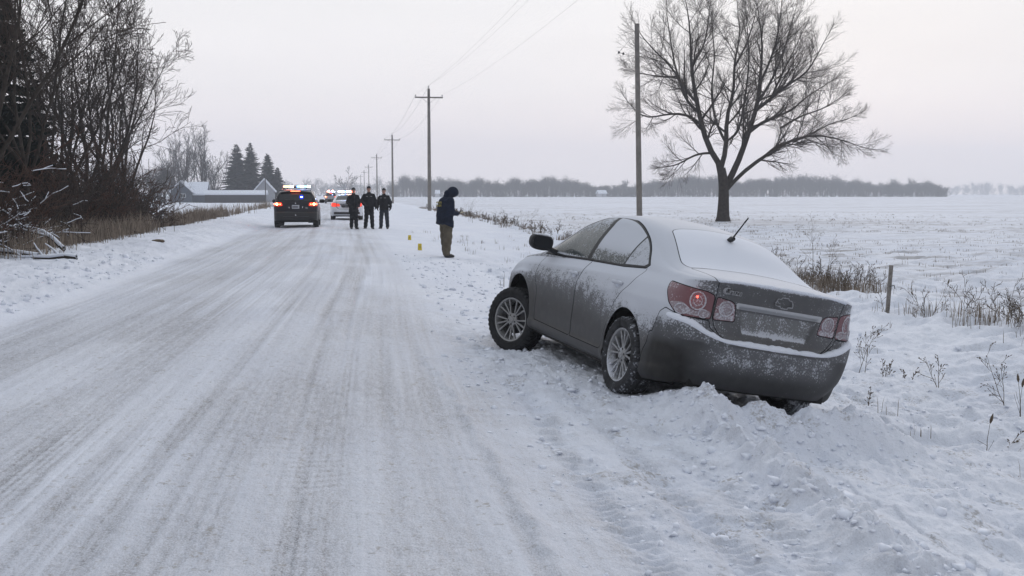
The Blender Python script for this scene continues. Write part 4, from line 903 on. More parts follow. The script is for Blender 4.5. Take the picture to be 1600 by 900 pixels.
def frost_sedan(V):
    x, y, z, w_, pt, tau, nx, ny, nz_ = [V[:, i] for i in range(9)]
    f = ss(.46, 1.0, z) * .58 + .10
    f = f + ss(1.2, .0, x) * ss(.40, .62, z) * .20 + ss(.1, -.15, x) * ss(.5, .62, z) * .1 - ss(-.42, -.55, x) * ss(.78, .66, z) * .25            # rear quarter is thick with rime
    f = f - ss(.25, .6, x) * ss(1.2, .8, x) * 0
    f = f + ss(2.2, 3.0, x) * ss(.45, .8, z) * .25
    f = f + .9 * ss(.40, .8, nz_) * ss(.6, .75, z)                                # level faces are covered
    rear = (w_ < .80) & (pt < .5)
    fr = .23 + .26 * ss(.55, .62, z) * 0 + .12 * ss(.3, .6, y) ; fr = np.where(z < .6, .12 + .28 * ss(.25, .0, np.abs(y) - .45 + 0 * y) * ss(.36, .50, z), fr)
    lipf = ss(1.055, 1.085, z); fr = np.maximum(fr, lipf * .95)
    sdp = sdf_poly(w_, z, [(0, .875), (.36, .875), (.29, .70), (0, .70)]); fr = np.where(sdp < .0, .36 + .35 * ss(.77, .70, z), fr)
    b = ss(.98, .60, w_) * (pt < .5); f = f * (1 - b) + fr * b
    # clean dark lower bumper corner
    f = np.where((x < -.40) & (pt < .5), np.minimum(f, np.where(w_ > .95, .16 + 1.2 * ss(.515, .53, z), 2)), f)
    f = np.where(pt > .5, np.maximum(f, .80 + .25 * ss(.3, .0, x)), f)
    fl = (pt > .5) & (tau < 1.0) & (x > .25); f = np.where(fl, .45 + .4 * ss(.9, 1.3, z), f)
    return np.clip(f, 0, 1.25)

def P_sedan():
    p = dict(wb=2.685, rad=.325, arch=.372, half=.894, floor=.20, len_r=.95, len_f=.96)
    p['outline'] = [(-.955, 0), (-.951, .25), (-.93, .5), (-.875, .70), (-.75, .825), (-.55, .872), (-.2, .888), (.5, .893), (1.3, .896), (2.2, .91), (2.9, .925), (3.25, .86), (3.48, .68), (3.60, .45), (3.635, .22), (3.645, 0)]
    p['zE'] = pch([0, .4, .7, .95, 1.3, 1.75, 2.4, 3.0, 3.8, 4.3, 4.7, 5.2, 5.7, 6.2], [1.085, 1.078, 1.055, 1.035, 1.035, 1.03, 1.005, .985, .945, .915, .865, .77, .70, .68])
    p['zbot'] = pch([0, .7, 1.1, 1.5, 4.0, 5.0, 6], [.27, .27, .23, .20, .20, .20, .22])
    p['wr'] = (.70, 1.12)
    p['side'] = pch([0, .04, .12, .16, .3, .5, .66, .74, .80, .9, 1], [.085, .045, .026, .034, .022, .012, .002, .002, .018, .052, .118])
    p['zstep0'] = .64
    p['zstep'] = pch([0, .42, .60, .78, .95, 1.15, 1.6], [.64, .645, .68, .74, .76, .78, .78])
    p['rear'] = pch([.1, .2, .26, .32, .42, .52, .60, .626, .650, .68, .80, .93, 1.0, 1.05, 1.085, 1.3], [.17, .14, .095, .05, .018, .004, .0, .006, .052, .062, .058, .046, .03, .016, .012, .012])
    p['front'] = pch([0, .2, .5, .8, 1], [.08, .02, 0, .05, .12])
    p['zc'] = pch([-.96, -.90, -.7, -.48, -.36, 0, .25, .5, .8, 1.1, 1.5, 1.8, 2.1, 2.5, 2.68, 3.0, 3.3, 3.5, 3.65], [1.085, 1.095, 1.12, 1.145, 1.18, 1.35, 1.433, 1.475, 1.502, 1.51, 1.487, 1.42, 1.285, 1.08, 1.01, .965, .89, .80, .69])
    p['k'] = pch([-.96, -.55, -.40, -.2, .1, .5, 1.0, 1.6, 2.0, 2.4, 2.65, 2.9, 3.6], [.75, .72, .62, .66, .78, .86, .875, .88, .89, .80, .6, .6, .7])
    p['r'] = pch([-.96, -.6, -.45, -.2, .1, .5, 1.0, 1.6, 2.0, 2.4, 2.65, 2.9, 3.6], [.88, .875, .865, .83, .78, .745, .735, .745, .80, .88, .91, .88, .88])
    p['fil'] = .10
    recess = rpoly([(-.5, .905), (.385, .905), (.355, .83), (.30, .695), (-.5, .695)], .03); p['recess'] = [(recess, .028, .02)]
    def poly_arc(top, bot): return np.concatenate([cspline(top, 40), rpoly(bot, .02)[3:-3] if False else np.array(bot, float)])
    arc = poly_arc([(2.42, .965), (2.22, 1.10), (1.95, 1.265), (1.62, 1.395), (1.28, 1.445), (.92, 1.435), (.58, 1.375), (.30, 1.275), (.10, 1.165), (-.02, 1.075)], [(.03, 1.045), (.45, 1.018), (1.24, 1.0), (1.95, .975)])
    dlo = lambda m: np.where((m.V[:, 5] < 1.6) & (m.V[:, 4] > .5) | (m.V[:, 2] > .9) & (m.V[:, 3] > 1.2) & (m.V[:, 5] < 1.6), sdf_poly(m.V[:, 0], m.V[:, 2], arc), 9.)
    fwin = poly_arc([(2.33, 1.0), (2.16, 1.13), (1.93, 1.262), (1.62, 1.378), (1.42, 1.416), (1.27, 1.428)], [(1.33, 1.017), (1.9, .995)])
    rwin = poly_arc([(1.19, 1.431), (.92, 1.42), (.60, 1.363), (.41, 1.303)], [(.49, 1.036), (1.24, 1.018)])
    qwin = poly_arc([(.385, 1.292), (.28, 1.248), (.13, 1.163), (.03, 1.085)], [(.08, 1.062), (.46, 1.042)])
    fd = rpoly([(2.20, .31), (1.21, .30), (1.19, 1.03), (2.38, .99), (2.36, .93), (2.30, .75), (2.20, .6)], .03)
    rd = rpoly([(1.195, .30), (.47, .30), (.40, .42), (.345, .60), (.28, .72), (.08, .90), (.00, 1.02), (.02, 1.08), (.3, 1.04), (1.18, 1.02)], .03)
    side = lambda poly: (lambda m: np.where((m.V[:, 3] > 1.2) & (m.V[:, 5] < 1.6), sdf_poly(m.V[:, 0], m.V[:, 2], poly), 9.))
    rear = lambda poly: (lambda m: np.where((m.V[:, 3] < 1.9) & (m.V[:, 4] < .5), sdf_poly(m.V[:, 3], m.V[:, 2], poly), 9.))
    olamp = rpoly([(.592, .775), (.592, .955), (.66, .975), (.82, .985), (.95, .992), (1.13, 1.0), (1.09, .93), (1.01, .85), (.93, .785), (.83, .765)], .02)
    ilamp = rpoly([(.572, .775), (.572, .95), (.44, .935), (.405, .91), (.385, .785)], .02)
    lid = rpoly([(-1, .632), (.43, .640), (.50, .675), (.555, .735), (.582, .80), (.585, 1.0), (.60, 1.3), (-1, 1.3)], .02)
    def lidf(m): return np.where(m.V[:, 4] < .5, np.where(m.V[:, 3] < 1.9, sdf_poly(m.V[:, 3], m.V[:, 2], lid), 9.), np.maximum(m.V[:, 0] + .44, m.V[:, 1] - .60))
    bump = rpoly([(-1, -.2), (1.35, -.2), (1.35, .2), (1.22, .50), (1.21, .585), (1.16, .60), (1.08, .76), (1.02, .80), (.96, .785), (.85, .765), (.60, .765), (.585, .72), (.50, .66), (.43, .63), (-1, .622)], .01)
    def bumpf(m): return np.where((m.V[:, 3] < 1.9) & (m.V[:, 4] < .5), sdf_poly(m.V[:, 3], m.V[:, 2], bump), 9.)
    def glass(m): 
        d = sdf_poly(m.V[:, 0], m.V[:, 1], rpoly([(.30, -2), (.30, .40), (.26, .48), (-.30, .62), (-.42, .60), (-.45, .3), (-.46, -2)], .05)); return np.where(m.V[:, 5] > 1.3, d, 9.)
    def wsh(m):
        d = sdf_poly(m.V[:, 0], m.V[:, 1], rpoly([(1.62, -2), (1.60, .42), (1.66, .52), (2.3, .62), (2.60, .66), (2.66, .3), (2.68, -2)], .05)); return np.where(m.V[:, 5] > 1.3, d, 9.)
    def hood(m): return np.where((m.V[:, 4] > .5), np.maximum(2.72 - m.V[:, 0], np.maximum(m.V[:, 1] - .66, m.V[:, 0] - 3.5)), 9.)
    def belowdlo(f): return lambda m: np.maximum(f(m), -dlo(m))
    p['cuts'] = [('window_trim', dlo), ('rear_window', glass), ('windshield', wsh), ('tail_light', rear(olamp)), ('trunk_light', rear(ilamp)), ('trunk_lid', lidf), ('rear_bumper', bumpf), ('front_door', side(fd)), ('rear_door', side(rd)), ('hood', hood)]
    circ = lambda cw, cz, r: (lambda m: np.hypot(m.V[:, 3] - cw, m.V[:, 2] - cz) - r)
    plate = rear(rpoly([(-.5, .868), (.345, .868), (.275, .712), (-.5, .712)], .02)); bar = rear(rpoly([(-.5, .93), (.40, .93), (.395, .885), (-.5, .885)], .01))
    p['subs'] = [('window_trim', 'front_window', lambda m: sdf_poly(m.V[:, 0], m.V[:, 2], fwin)), ('window_trim', 'rear_side_window', lambda m: sdf_poly(m.V[:, 0], m.V[:, 2], rwin)),
                 ('window_trim', 'quarter_window', lambda m: sdf_poly(m.V[:, 0], m.V[:, 2], qwin)),
                 ('tail_light', 'red_lens', circ(.735, .895, .068)), ('tail_light', 'clear_lens', lambda m: (sdf_poly(m.V[:, 3], m.V[:, 2], rpoly([(.60, .785), (.60, .83), (.66, .84), (.735, .815), (.80, .83), (.86, .865), (.95, .86), (1.0, .85), (.94, .80), (.85, .782)], .02)))),
                 ('trunk_light', 'round_lens', circ(.478, .872, .05)), ('trunk_light', 'lower_lens', lambda m: (sdf_poly(m.V[:, 3], m.V[:, 2], rpoly([(.402, .79), (.562, .785), (.562, .835), (.52, .823), (.478, .812), (.41, .83)], .01)))),
                 ('trunk_lid', 'plate_recess', plate), ('trunk_lid', 'chrome_bar', bar)]
    p['frost'] = frost_sedan
    return p

paint = frosty('frosted_grey_paint', (.022, .020, .018), .42, .1, coat=.0, spec=.4, veil=.3)
bumperm = frosty('frosted_bumper', (.014, .013, .0125), .55, 0, spec=.28, veil=.25)
glassm = frosty('frosted_side_glass', (.012, .021, .018), .10, 0, film=.06, veil=.0, spec=.35)
trimm = frosty('frosted_black_trim', (.008, .008, .009), .5, film=.03, veil=.0, spec=.3)
redm = frosty('frosted_red_lens', (.11, .006, .010), .25, 0, film=.12, veil=0)
redlit = frosty('lit_tone_red_lens', (.16, .010, .012), .25, 0, coat=.3, film=.12)  # lit look painted as a brighter red base colour, without emission
clearm = frosty('frosted_clear_lens', (.17, .11, .12), .25, 0, coat=.3, film=.14)
chromem = frosty('frosted_chrome', (.35, .35, .35), .3, .8, film=.3)
platem = frosty('plate_recess', (.055, .055, .05), .6, 0, film=.12)
tyrem = frosty('snowy_tyre', (.012, .012, .013), .85, 0, grain=.7, film=.05, veil=.15, spec=.2)
rimm = frosty('frosted_alloy', (.24, .24, .24), .4, .6, grain=.7, film=.1)
snowpack = mat('packed_snow', SNOWC, .9, spec=.2, bump=.6, bscale=90)

def join(lst):
    r = None
    for a in lst:
        if len(a.T) == 0: continue
        r = a if r is None else r + a
    return r

def const_frost(o, v):
    me = o.data; a = me.attributes.get('frost') or me.attributes.new('frost', 'FLOAT', 'POINT'); a.data.foreach_set('value', np.full(len(me.vertices), v, np.float32)); return o

def text_mesh(name, body, size, m, parent, loc, rot, ext=.002, italic=0.0, font_align='CENTER'):
    cu = bpy.data.curves.new(name, 'FONT'); cu.body = body; cu.size = size; cu.extrude = ext; cu.align_x = font_align; cu.shear = italic; cu.resolution_u = 2
    o = bpy.data.objects.new(name, cu); COL.objects.link(o); bpy.context.view_layer.update()
    me = bpy.data.meshes.new_from_object(o.evaluated_get(bpy.context.evaluated_depsgraph_get())); bpy.data.objects.remove(o)
    o = bpy.data.objects.new(name, me); COL.objects.link(o); me.materials.clear(); me.materials.append(m); o.parent = parent; o.location = loc; o.rotation_euler = rot; return o

def make_frosted_sedan():
    root = empty('parked_car'); tag(root, 'grey frost covered sedan tipped into the snowy ditch beside the road', 'car')
    p = P_sedan(); p['mats'] = None; pr = build_car(p, root, .0115)
    def setf(k, fn):
        for a in pr.get(k, []): a.V[:, 9] = fn(a.V)
    setf('front_window', lambda V: .26 + .30 * ss(1.2, 1.36, V[:, 2] + .15 * (V[:, 0] - 1.7)) + .35 * ss(.03, 0, V[:, 2] - 1.0)); setf('rear_side_window', lambda V: .36 + .55 * ss(1.08, 1.2, V[:, 2]) ); setf('quarter_window', lambda V: .62 + 0 * V[:, 0])
    setf('window_trim', lambda V: .06 + .04 * ss(1.2, .9, V[:, 2])); setf('tail_light', lambda V: .24 + .1 * ss(.8, 1.1, V[:, 3])); setf('red_lens', lambda V: .34 + 0 * V[:, 0]); setf('clear_lens', lambda V: .42 + 0 * V[:, 0]); setf('trunk_light', lambda V: .36 + 0 * V[:, 0]); setf('round_lens', lambda V: .45 + 0 * V[:, 0]); setf('lower_lens', lambda V: .45 + 0 * V[:, 0])
    both = lambda k: (lambda a: a + a.mirror())(join(pr[k]))
    S_ = {k: join(v) for k, v in pr.items()}
    def one(k, m, par=root, name=None): return both(k).build(name or k, m, par) if S_.get(k) else None
    full = p['full']
    one('body', paint); one('seam', M_['seam'], name='panel_gap'); one('hood', paint); one('rear_bumper', bumperm); lid = one('trunk_lid', paint)
    one('rear_window', glassm_snow); one('windshield', glassm_snow); one('plate_recess', platem, lid, 'licence_plate_recess'); one('chrome_bar', chromem, lid, 'trim_bar')
    for sgn in (1, -1):
        side = (lambda k: S_[k] if sgn == 1 else S_[k].mirror())
        fdo = side('front_door').build('front_door', paint, root); rdo = side('rear_door').build('rear_door', paint, root)
        side('window_trim').build('window_trim', trimm, root)
        side('front_window').build('window', glassm, fdo); side('rear_side_window').build('window', glassm, rdo); side('quarter_window').build('quarter_window', glassm, root)
        a = side('tail_light').build('tail_light', redm, root); side('red_lens').build('round_lens', redlit if sgn == 1 else redm, a); side('clear_lens').build('reversing_lens', clearm, a)
        a = a; a2 = side('trunk_light').build('trunk_light', redm, lid); b_ = side('round_lens').build('round_lens', clearm, a) if False else side('round_lens').build('trunk_light_lens', clearm, lid); side('lower_lens').build('trunk_reflector', clearm, lid)
        for (cw, cz, r, ry, tube_) in ((.735, .895, .072, .066, .006), (.665, .808, .045, .030, .004), (.87, .815, .062, .036, .005), (.478, .872, .058, .056, .006), (.478, .872, .034, .033, .003), (.735, .895, .04, .036, .003)):
            P_ = ring(full, cw, cz, r, 0, ry); P_[:, 1] *= sgn; q = MB(); q.tube(P_, tube_, 6, False); V_ = q.arr(); q.build('lens_ring', clearm, a if cw > .6 else lid, True, {'frost': np.full(len(V_), .55)})
        door_handle(fdo, 1.33, .876, .862, paint, .75, sgn); door_handle(rdo, .30, .876, .885, paint, .75, sgn)
        for (hx, hz) in ((1.33, .862), (.30, .885)):                              # recess cup behind the handle with a little snow in it
            q = MB(); a_ = np.linspace(0, 2 * math.pi, 21)[:-1]; q.prism(np.c_[hx - .015 + .045 * np.cos(a_), hz - .012 + .028 * np.sin(a_)], sgn * .84, sgn * .884, 'y'); q.build('handle_cup', snowpack, fdo if hx > 1 else rdo, True)
        # mirror
        def f(X, Y, Z):
            d = (np.abs((X - 2.14) / .095) ** 2.6 + np.abs((Y - .97) / .125) ** 2.6 + np.abs((Z - 1.075) / .082) ** 2.6) ** (1 / 2.6) - 1
            d = d * .08; d = np.maximum(d, 2.09 - X + 0 * Y); st = cone_sdf(X, Y, Z, (2.17, .78, 1.0), (2.17, .90, 1.03), .03, .024, (1.4, 1, 1)); return smin(d, st, .02)
        V, Fq = surface_nets(f, (2.02, .70, .94), (2.29, 1.13, 1.19), .008); V[:, 1] *= sgn
        mo = mesh_obj('side_mirror', V, Fq if sgn == 1 else Fq[:, ::-1], trimm, root, True, {'frost': np.full(len(V), .22) + .5 * (V[:, 2] > 1.14)})
        a_ = np.linspace(0, 2 * math.pi, 33)[:-1]; rr_ = 1 / (np.abs(np.cos(a_)) ** 3.2 + np.abs(np.sin(a_)) ** 3.2) ** (1 / 3.2)
        q = MB(); q.prism(np.c_[sgn * (.97 + .098 * rr_ * np.cos(a_)), 1.075 + .058 * rr_ * np.sin(a_)], 2.082, 2.092, 'x'); q.build('mirror_glass', M_['mirror'], mo)
    inner_shell(p, root)
    # lamp bulb behind the lit lens
    q = MB(); q.lathe([(.001, -.006), (.007, -.004), (.009, 0), (.007, .004), (.001, .006)], 12, 'x', (-.853, .722, .925)); q.build('lit_bulb', M_['bulb'], root, True)
    # antenna
    q = MB(); q.tube([(.13, 0, 1.385), (.06, 0, 1.405), (.02, 0, 1.41)], [.012, .026, .014], 10); q.tube([(.05, 0, 1.41), (-.14, 0, 1.59)], [.008, .005], 8); q.tube([(-.10, 0, 1.552), (-.145, 0, 1.594)], [.007, .006], 8); q.build('antenna', M_['black'], root, True)
    # exhaust, lettering and the emblem on the lid
    tm = text_mesh('lettering', 'Cruze', .072, frostline, lid, (-.918, .47, .982), (R(90), 0, R(-90 + 9)), .012, .25)
    em = MB(); E_ = [(-.062, -.014), (-.048, -.020), (-.026, -.020), (-.024, -.030), (.022, -.030), (.026, -.020), (.060, -.018), (.050, .018), (.026, .020), (.022, .030), (-.022, .030), (-.026, .020), (-.050, .020)]
    P_ = np.array([( -y_ * 1.35, z_ * 1.35 + .985) for y_, z_ in E_]); P_ = rpoly(P_, .01, 2); loop = np.c_[np.full(len(P_), -.934), P_]; loop = np.concatenate([loop, loop[:1]])
    em.tube(loop, .0045, 6); em.build('emblem', frostline, lid, True)
    # snow on the bumper shelf, a lumpy strip that follows the step below the lid and lamps
    zst = p['zstep']; O = cspline(p['outline'], 600); w_ = np.concatenate([[0], np.cumsum(np.linalg.norm(np.diff(O, axis=0), axis=1))]); t = np.gradient(O, axis=0); t /= np.linalg.norm(t, axis=1)[:, None]
    nn = np.stack([-t[:, 1], t[:, 0]], 1); nn = nn if nn[0, 0] < 0 else -nn
    ww = np.linspace(-1.09, 1.09, 260); aw = np.abs(ww); sgn = np.sign(ww); ox = np.interp(aw, w_, O[:, 0]); oy = np.interp(aw, w_, O[:, 1]) * sgn; n_x = np.interp(aw, w_, nn[:, 0]); n_y = np.interp(aw, w_, nn[:, 1]) * sgn
    zz = zst(aw) - .012; fade = ss(1.09, .95, aw); lump = 1 + .5 * vn(ww * 9, 0 * ww, 5) + .3 * vn(ww * 31, 0 * ww, 6); hh = (.026 + .012 * ss(.45, .75, aw)) * lump * fade + .003
    a_ = np.linspace(-.2, 1.2, 9) * math.pi; V = []
    for k in range(len(ww)):
        cx = .028; r1 = .030 * (fade[k] * .8 + .2)
        off = cx - r1 * np.cos(a_) * 1.0; V.append(np.stack([ox[k] - n_x[k] * off, oy[k] - n_y[k] * off, zz[k] - .004 + np.maximum(np.sin(a_), -.3) * hh[k]], 1))
    V = np.array(V); m = len(a_); i = np.arange(len(ww) - 1)[:, None] * m; j = np.arange(m - 1)[None]; Fq = np.stack([i + j, i + j + 1, i + m + j + 1, i + m + j], -1).reshape(-1, 4)
    mesh_obj('snow_ledge', V.reshape(-1, 3), Fq, snowpack, root, True)
    # thin rounded edge of the snow lying on the lid
    zE_ = p['zE']; w2 = np.linspace(-.60, .60, 120); a2 = np.abs(w2); P_ = np.stack([np.interp(a2, w_, O[:, 0]) + .016, np.interp(a2, w_, O[:, 1]) * np.sign(w2) * .985, zE_(a2) + .004], 1); q = MB(); q.tube(P_, .011 + .006 * vn(w2 * 14, 0 * w2, 8) + .004 * vn(w2 * 45, 0 * w2, 9), 8); q.build('snow_edge', snowpack, root, True)
    # snow lying on the side step of the bumper behind the wheel
    for sg in (1, -1):
        def f(X, Y, Z): return np.maximum(np.abs(Y - .868) / 1 - .022, np.sqrt(((X + .50) / .20) ** 2 + ((Z - .595) / .028) ** 2) * .03 - .03)
    wr_ = [(0, 0, .34, 1, 0), (0, 0, .34, -1, 0), (2.685, 0, .235, 1, R(24)), (2.685, 0, .315, -1, R(24))]
    SX, SZ = .965, 1.04
    for ch in root.children: ch.scale = (SX, 1, SZ)
    for i, (wx, _, wz, sg, st) in enumerate(wr_):
        wh = build_wheel(tyrem, rimm, (.328, .328, .35, .335)[i], .225, root, 5, (.32, .3, .12, .3)[i], i, rimr=(.222, .222, .232, .222)[i]); wh.location = (wx * SX + (.05 if i == 2 else 0), sg * (.785 if i < 2 else (.87 if i == 2 else .785)), wz); wh.rotation_euler = (R(-3) if i == 2 else 0, R(20 * i), st + (math.pi if sg < 0 else 0))
    return root

glassm_snow = frosty('snowed_over_glass', (.03, .035, .035), .2, 0, film=.6)
M_['mirror'] = mat('mirror_glass', (.03, .032, .038), .08, .3)
M_['bulb'] = mat('lit_bulb', (1, .1, .05), .4, emit=(1, .05, .03), es=7)
frostline = mat('frosted_badge', (.24, .245, .26), .6, var=.25, vscale=60)
car = make_frosted_sedan(); car.matrix_world = CARM

# ================================================================== the police vehicles down the road
dpaint = mat('dark_blue_paint', (.006, .007, .013), .4, .0, spec=.35, coat=.15); wpaint = mat('white_paint', (.62, .64, .68), .35, coat=.4, var=.12, vscale=2); saltm = mat('road_dirty_paint', (.30, .30, .32), .6, var=.3, vscale=3)
dglass = mat('dark_glass', (.012, .014, .016), .08); redl = mat('red_lamp', (.25, .01, .008), .3, emit=(1, .05, .02), es=1.2); redb = mat('brake_lamp', (.8, .1, .05), .3, emit=(1, .12, .05), es=9); redbw = mat('brake_lamp_core', (1, .5, .2), .3, emit=(1, .38, .16), es=22)
blueb = mat('blue_beacon', (.1, .2, 1), .3, emit=(.08, .22, 1), es=16); bluew = mat('blue_white_beacon', (.6, .7, 1), .3, emit=(.55, .68, 1), es=14); redbc = mat('red_beacon', (1, .1, .05), .3, emit=(1, .16, .08), es=20); redw = mat('pale_red_beacon', (1, .6, .5), .3, emit=(1, .55, .42), es=14); platew = mat('plate_paint', (.42, .44, .48), .5); chrome2 = mat('chrome', (.5, .5, .52), .2, .9)
plain_tyre = mat('tyre', (.014, .014, .015), .85); plain_rim = mat('grey_rim', (.22, .22, .23), .4, .5)

def P_suv(wide=.965, H=1.70):
    p = dict(wb=2.85, rad=.36, arch=.42, half=wide, floor=.24, len_r=.95, len_f=.95); s = wide / .894
    p['outline'] = [(-.955, 0), (-.95, .25), (-.94, .55 * s), (-.90, .74 * s), (-.78, .85 * s), (-.55, .885 * s), (-.2, .892 * s), (.5, .894 * s), (1.5, .894 * s), (2.4, .892 * s), (3.1, .87 * s), (3.45, .80 * s), (3.68, .62 * s), (3.78, .35), (3.80, .15), (3.805, 0)]
    p['zE'] = pch([0, .5, .9, 1.4, 2.2, 3.2, 4.2, 4.8, 5.3, 6.4], [1.14, 1.14, 1.15, 1.15, 1.14, 1.12, 1.08, 1.02, .90, .80]); p['zbot'] = pch([0, 1.0, 1.5, 6], [.34, .34, .27, .27]); p['wr'] = (.78, 1.2)
    p['side'] = pch([0, .05, .15, .5, .72, .85, 1], [.07, .03, .02, .012, .0, .02, .075]); p['zstep0'] = .70; p['zstep'] = pch([0, 2], [.70, .71])
    p['rear'] = pch([.2, .34, .45, .60, .68, .72, .80, .95, 1.05, 1.14, 1.3], [.12, .06, .01, .0, .008, .045, .05, .05, .045, .05, .07]); p['front'] = pch([0, .2, .5, .8, 1], [.08, .02, 0, .05, .14])
    p['zc'] = pch([-.96, -.88, -.80, -.66, -.5, 0, .6, 1.2, 1.7, 2.1, 2.6, 2.85, 3.2, 3.6, 3.81], [1.16, 1.24, 1.42, H - .10, H - .055, H - .01, H, H - .01, H - .07, 1.50, 1.23, 1.14, 1.10, .98, .82])
    p['k'] = pch([-.96, -.85, -.6, 0, 1, 1.7, 2.3, 2.75, 3.0, 3.8], [.8, .84, .88, .9, .9, .9, .86, .6, .6, .7]); p['r'] = pch([-.96, -.85, -.6, 0, 1, 1.7, 2.3, 2.75, 3.0, 3.8], [.86, .84, .82, .80, .80, .80, .86, .9, .9, .9]); p['fil'] = .08; p['n1'] = 20
    side = lambda poly: (lambda m: np.where((m.V[:, 3] > 1.2) & (m.V[:, 5] < 1.6), sdf_poly(m.V[:, 0], m.V[:, 2], poly), 9.)); rear = lambda poly: (lambda m: np.where((m.V[:, 3] < 1.9) & (m.V[:, 4] < .5), sdf_poly(m.V[:, 3], m.V[:, 2], poly), 9.))
    def rg_(m): return np.where((m.V[:, 4] > .5) & (m.V[:, 0] < -.3), np.maximum(np.maximum(m.V[:, 2] - (H - .14), 1.19 - m.V[:, 2]), m.V[:, 1] - .70 * s + (m.V[:, 2] - 1.19) * .32), 9.)
    gl = lambda poly: (lambda m: np.where((m.V[:, 4] > .5) & (m.V[:, 5] < 1.0), sdf_poly(m.V[:, 0], m.V[:, 2], poly), 9.))
    arcs = [rpoly([(-.62, 1.24), (.25, 1.20), (.25, H - .17), (-.30, H - .20)], .05), rpoly([(.32, 1.20), (1.22, 1.18), (1.22, H - .14), (.32, H - .16)], .04), rpoly([(1.30, 1.18), (2.35, 1.15), (2.1, 1.34), (1.72, H - .20), (1.30, H - .15)], .04)]
    lamp = rpoly([(.56, .97), (.60, 1.12), (1.18, 1.13), (1.22, 1.06), (1.0, .96)], .03)
    wsh = lambda m: np.where(m.V[:, 5] > 1.3, np.maximum(np.maximum(1.72 - m.V[:, 0], m.V[:, 0] - 2.7), m.V[:, 1] - .64), 9.)
    p['cuts'] = [('rear_window', rg_), ('windshield', wsh), ('sw1', gl(arcs[0])), ('sw2', gl(arcs[1])), ('sw3', gl(arcs[2])), ('tail_light', rear(lamp)),
                 ('tailgate', lambda m: np.where(m.V[:, 4] < .5, np.where(m.V[:, 3] < 1.9, np.maximum(m.V[:, 3] - .80, .72 - m.V[:, 2]), 9.), np.where(m.V[:, 0] < -.3, np.maximum(m.V[:, 1] - .80, m.V[:, 0] + .60), 9.))),
                 ('rear_bumper', lambda m: np.where((m.V[:, 4] < .5) & (m.V[:, 3] < 1.9), np.maximum(m.V[:, 2] - .715, m.V[:, 3] - 1.3), 9.)), ('front_door', side(rpoly([(2.25, .38), (1.27, .36), (1.27, 1.2), (2.35, 1.15)], .05))), ('rear_door', side(rpoly([(1.25, .36), (.55, .36), (.30, .75), (.30, 1.2), (1.25, 1.2)], .05)))]
    p['subs'] = []; p['frost'] = lambda V: 0 * V[:, 0]; p['seam'] = .006; return p

def P_patrol():
    p = P_sedan(); s = 1.03
    p['outline'] = [(a * 1.02, b * s) for a, b in p['outline']]; p['frost'] = lambda V: 0 * V[:, 0]; p['wb'] = 2.74; p['half'] = .92
    p['cuts'] = [c for c in p['cuts'] if c[0] not in ('hood',)]; p['seam'] = .006; p['recess'] = []; return p

def simple_mirror(root, x, y, z, m, s=1.0):
    for sg in (1, -1):
        q = MB(); q.box((x, sg * (y + .10), z), (.10 * s, .22 * s, .15 * s), bev=.04); q.tube([(x + .03, sg * (y - .08), z - .06), (x, sg * (y + .06), z - .03)], .025, 6); q.build('side_mirror', m, root, True)

def beacon_bar(root, x, z, w_, blue_right=True, s=1.0):
    bar = MB(); bar.box((x, 0, z + .015), (.26, w_ * .96, .03), bev=.01); bar.tube([(x, -w_ * .35, z - .05), (x, -w_ * .35, z + .01)], .02, 6); bar.tube([(x, w_ * .35, z - .05), (x, w_ * .35, z + .01)], .02, 6); b = bar.build('light_bar', M_['black'], root)
    mats_ = [redbc, redbc, redw, platew, blueb, bluew, blueb, bluew] if blue_right else [bluew, bluew, bluew, blueb, redw, redw, redbc, redbc]
    for i, m in enumerate(mats_):
        y = w_ / 2 - (i + .5) * w_ / 8; q = MB(); q.box((x, y, z + .065), (.24, w_ / 8 * .94, .07), bev=.015); q.build('beacon', m, b, True)
    return b

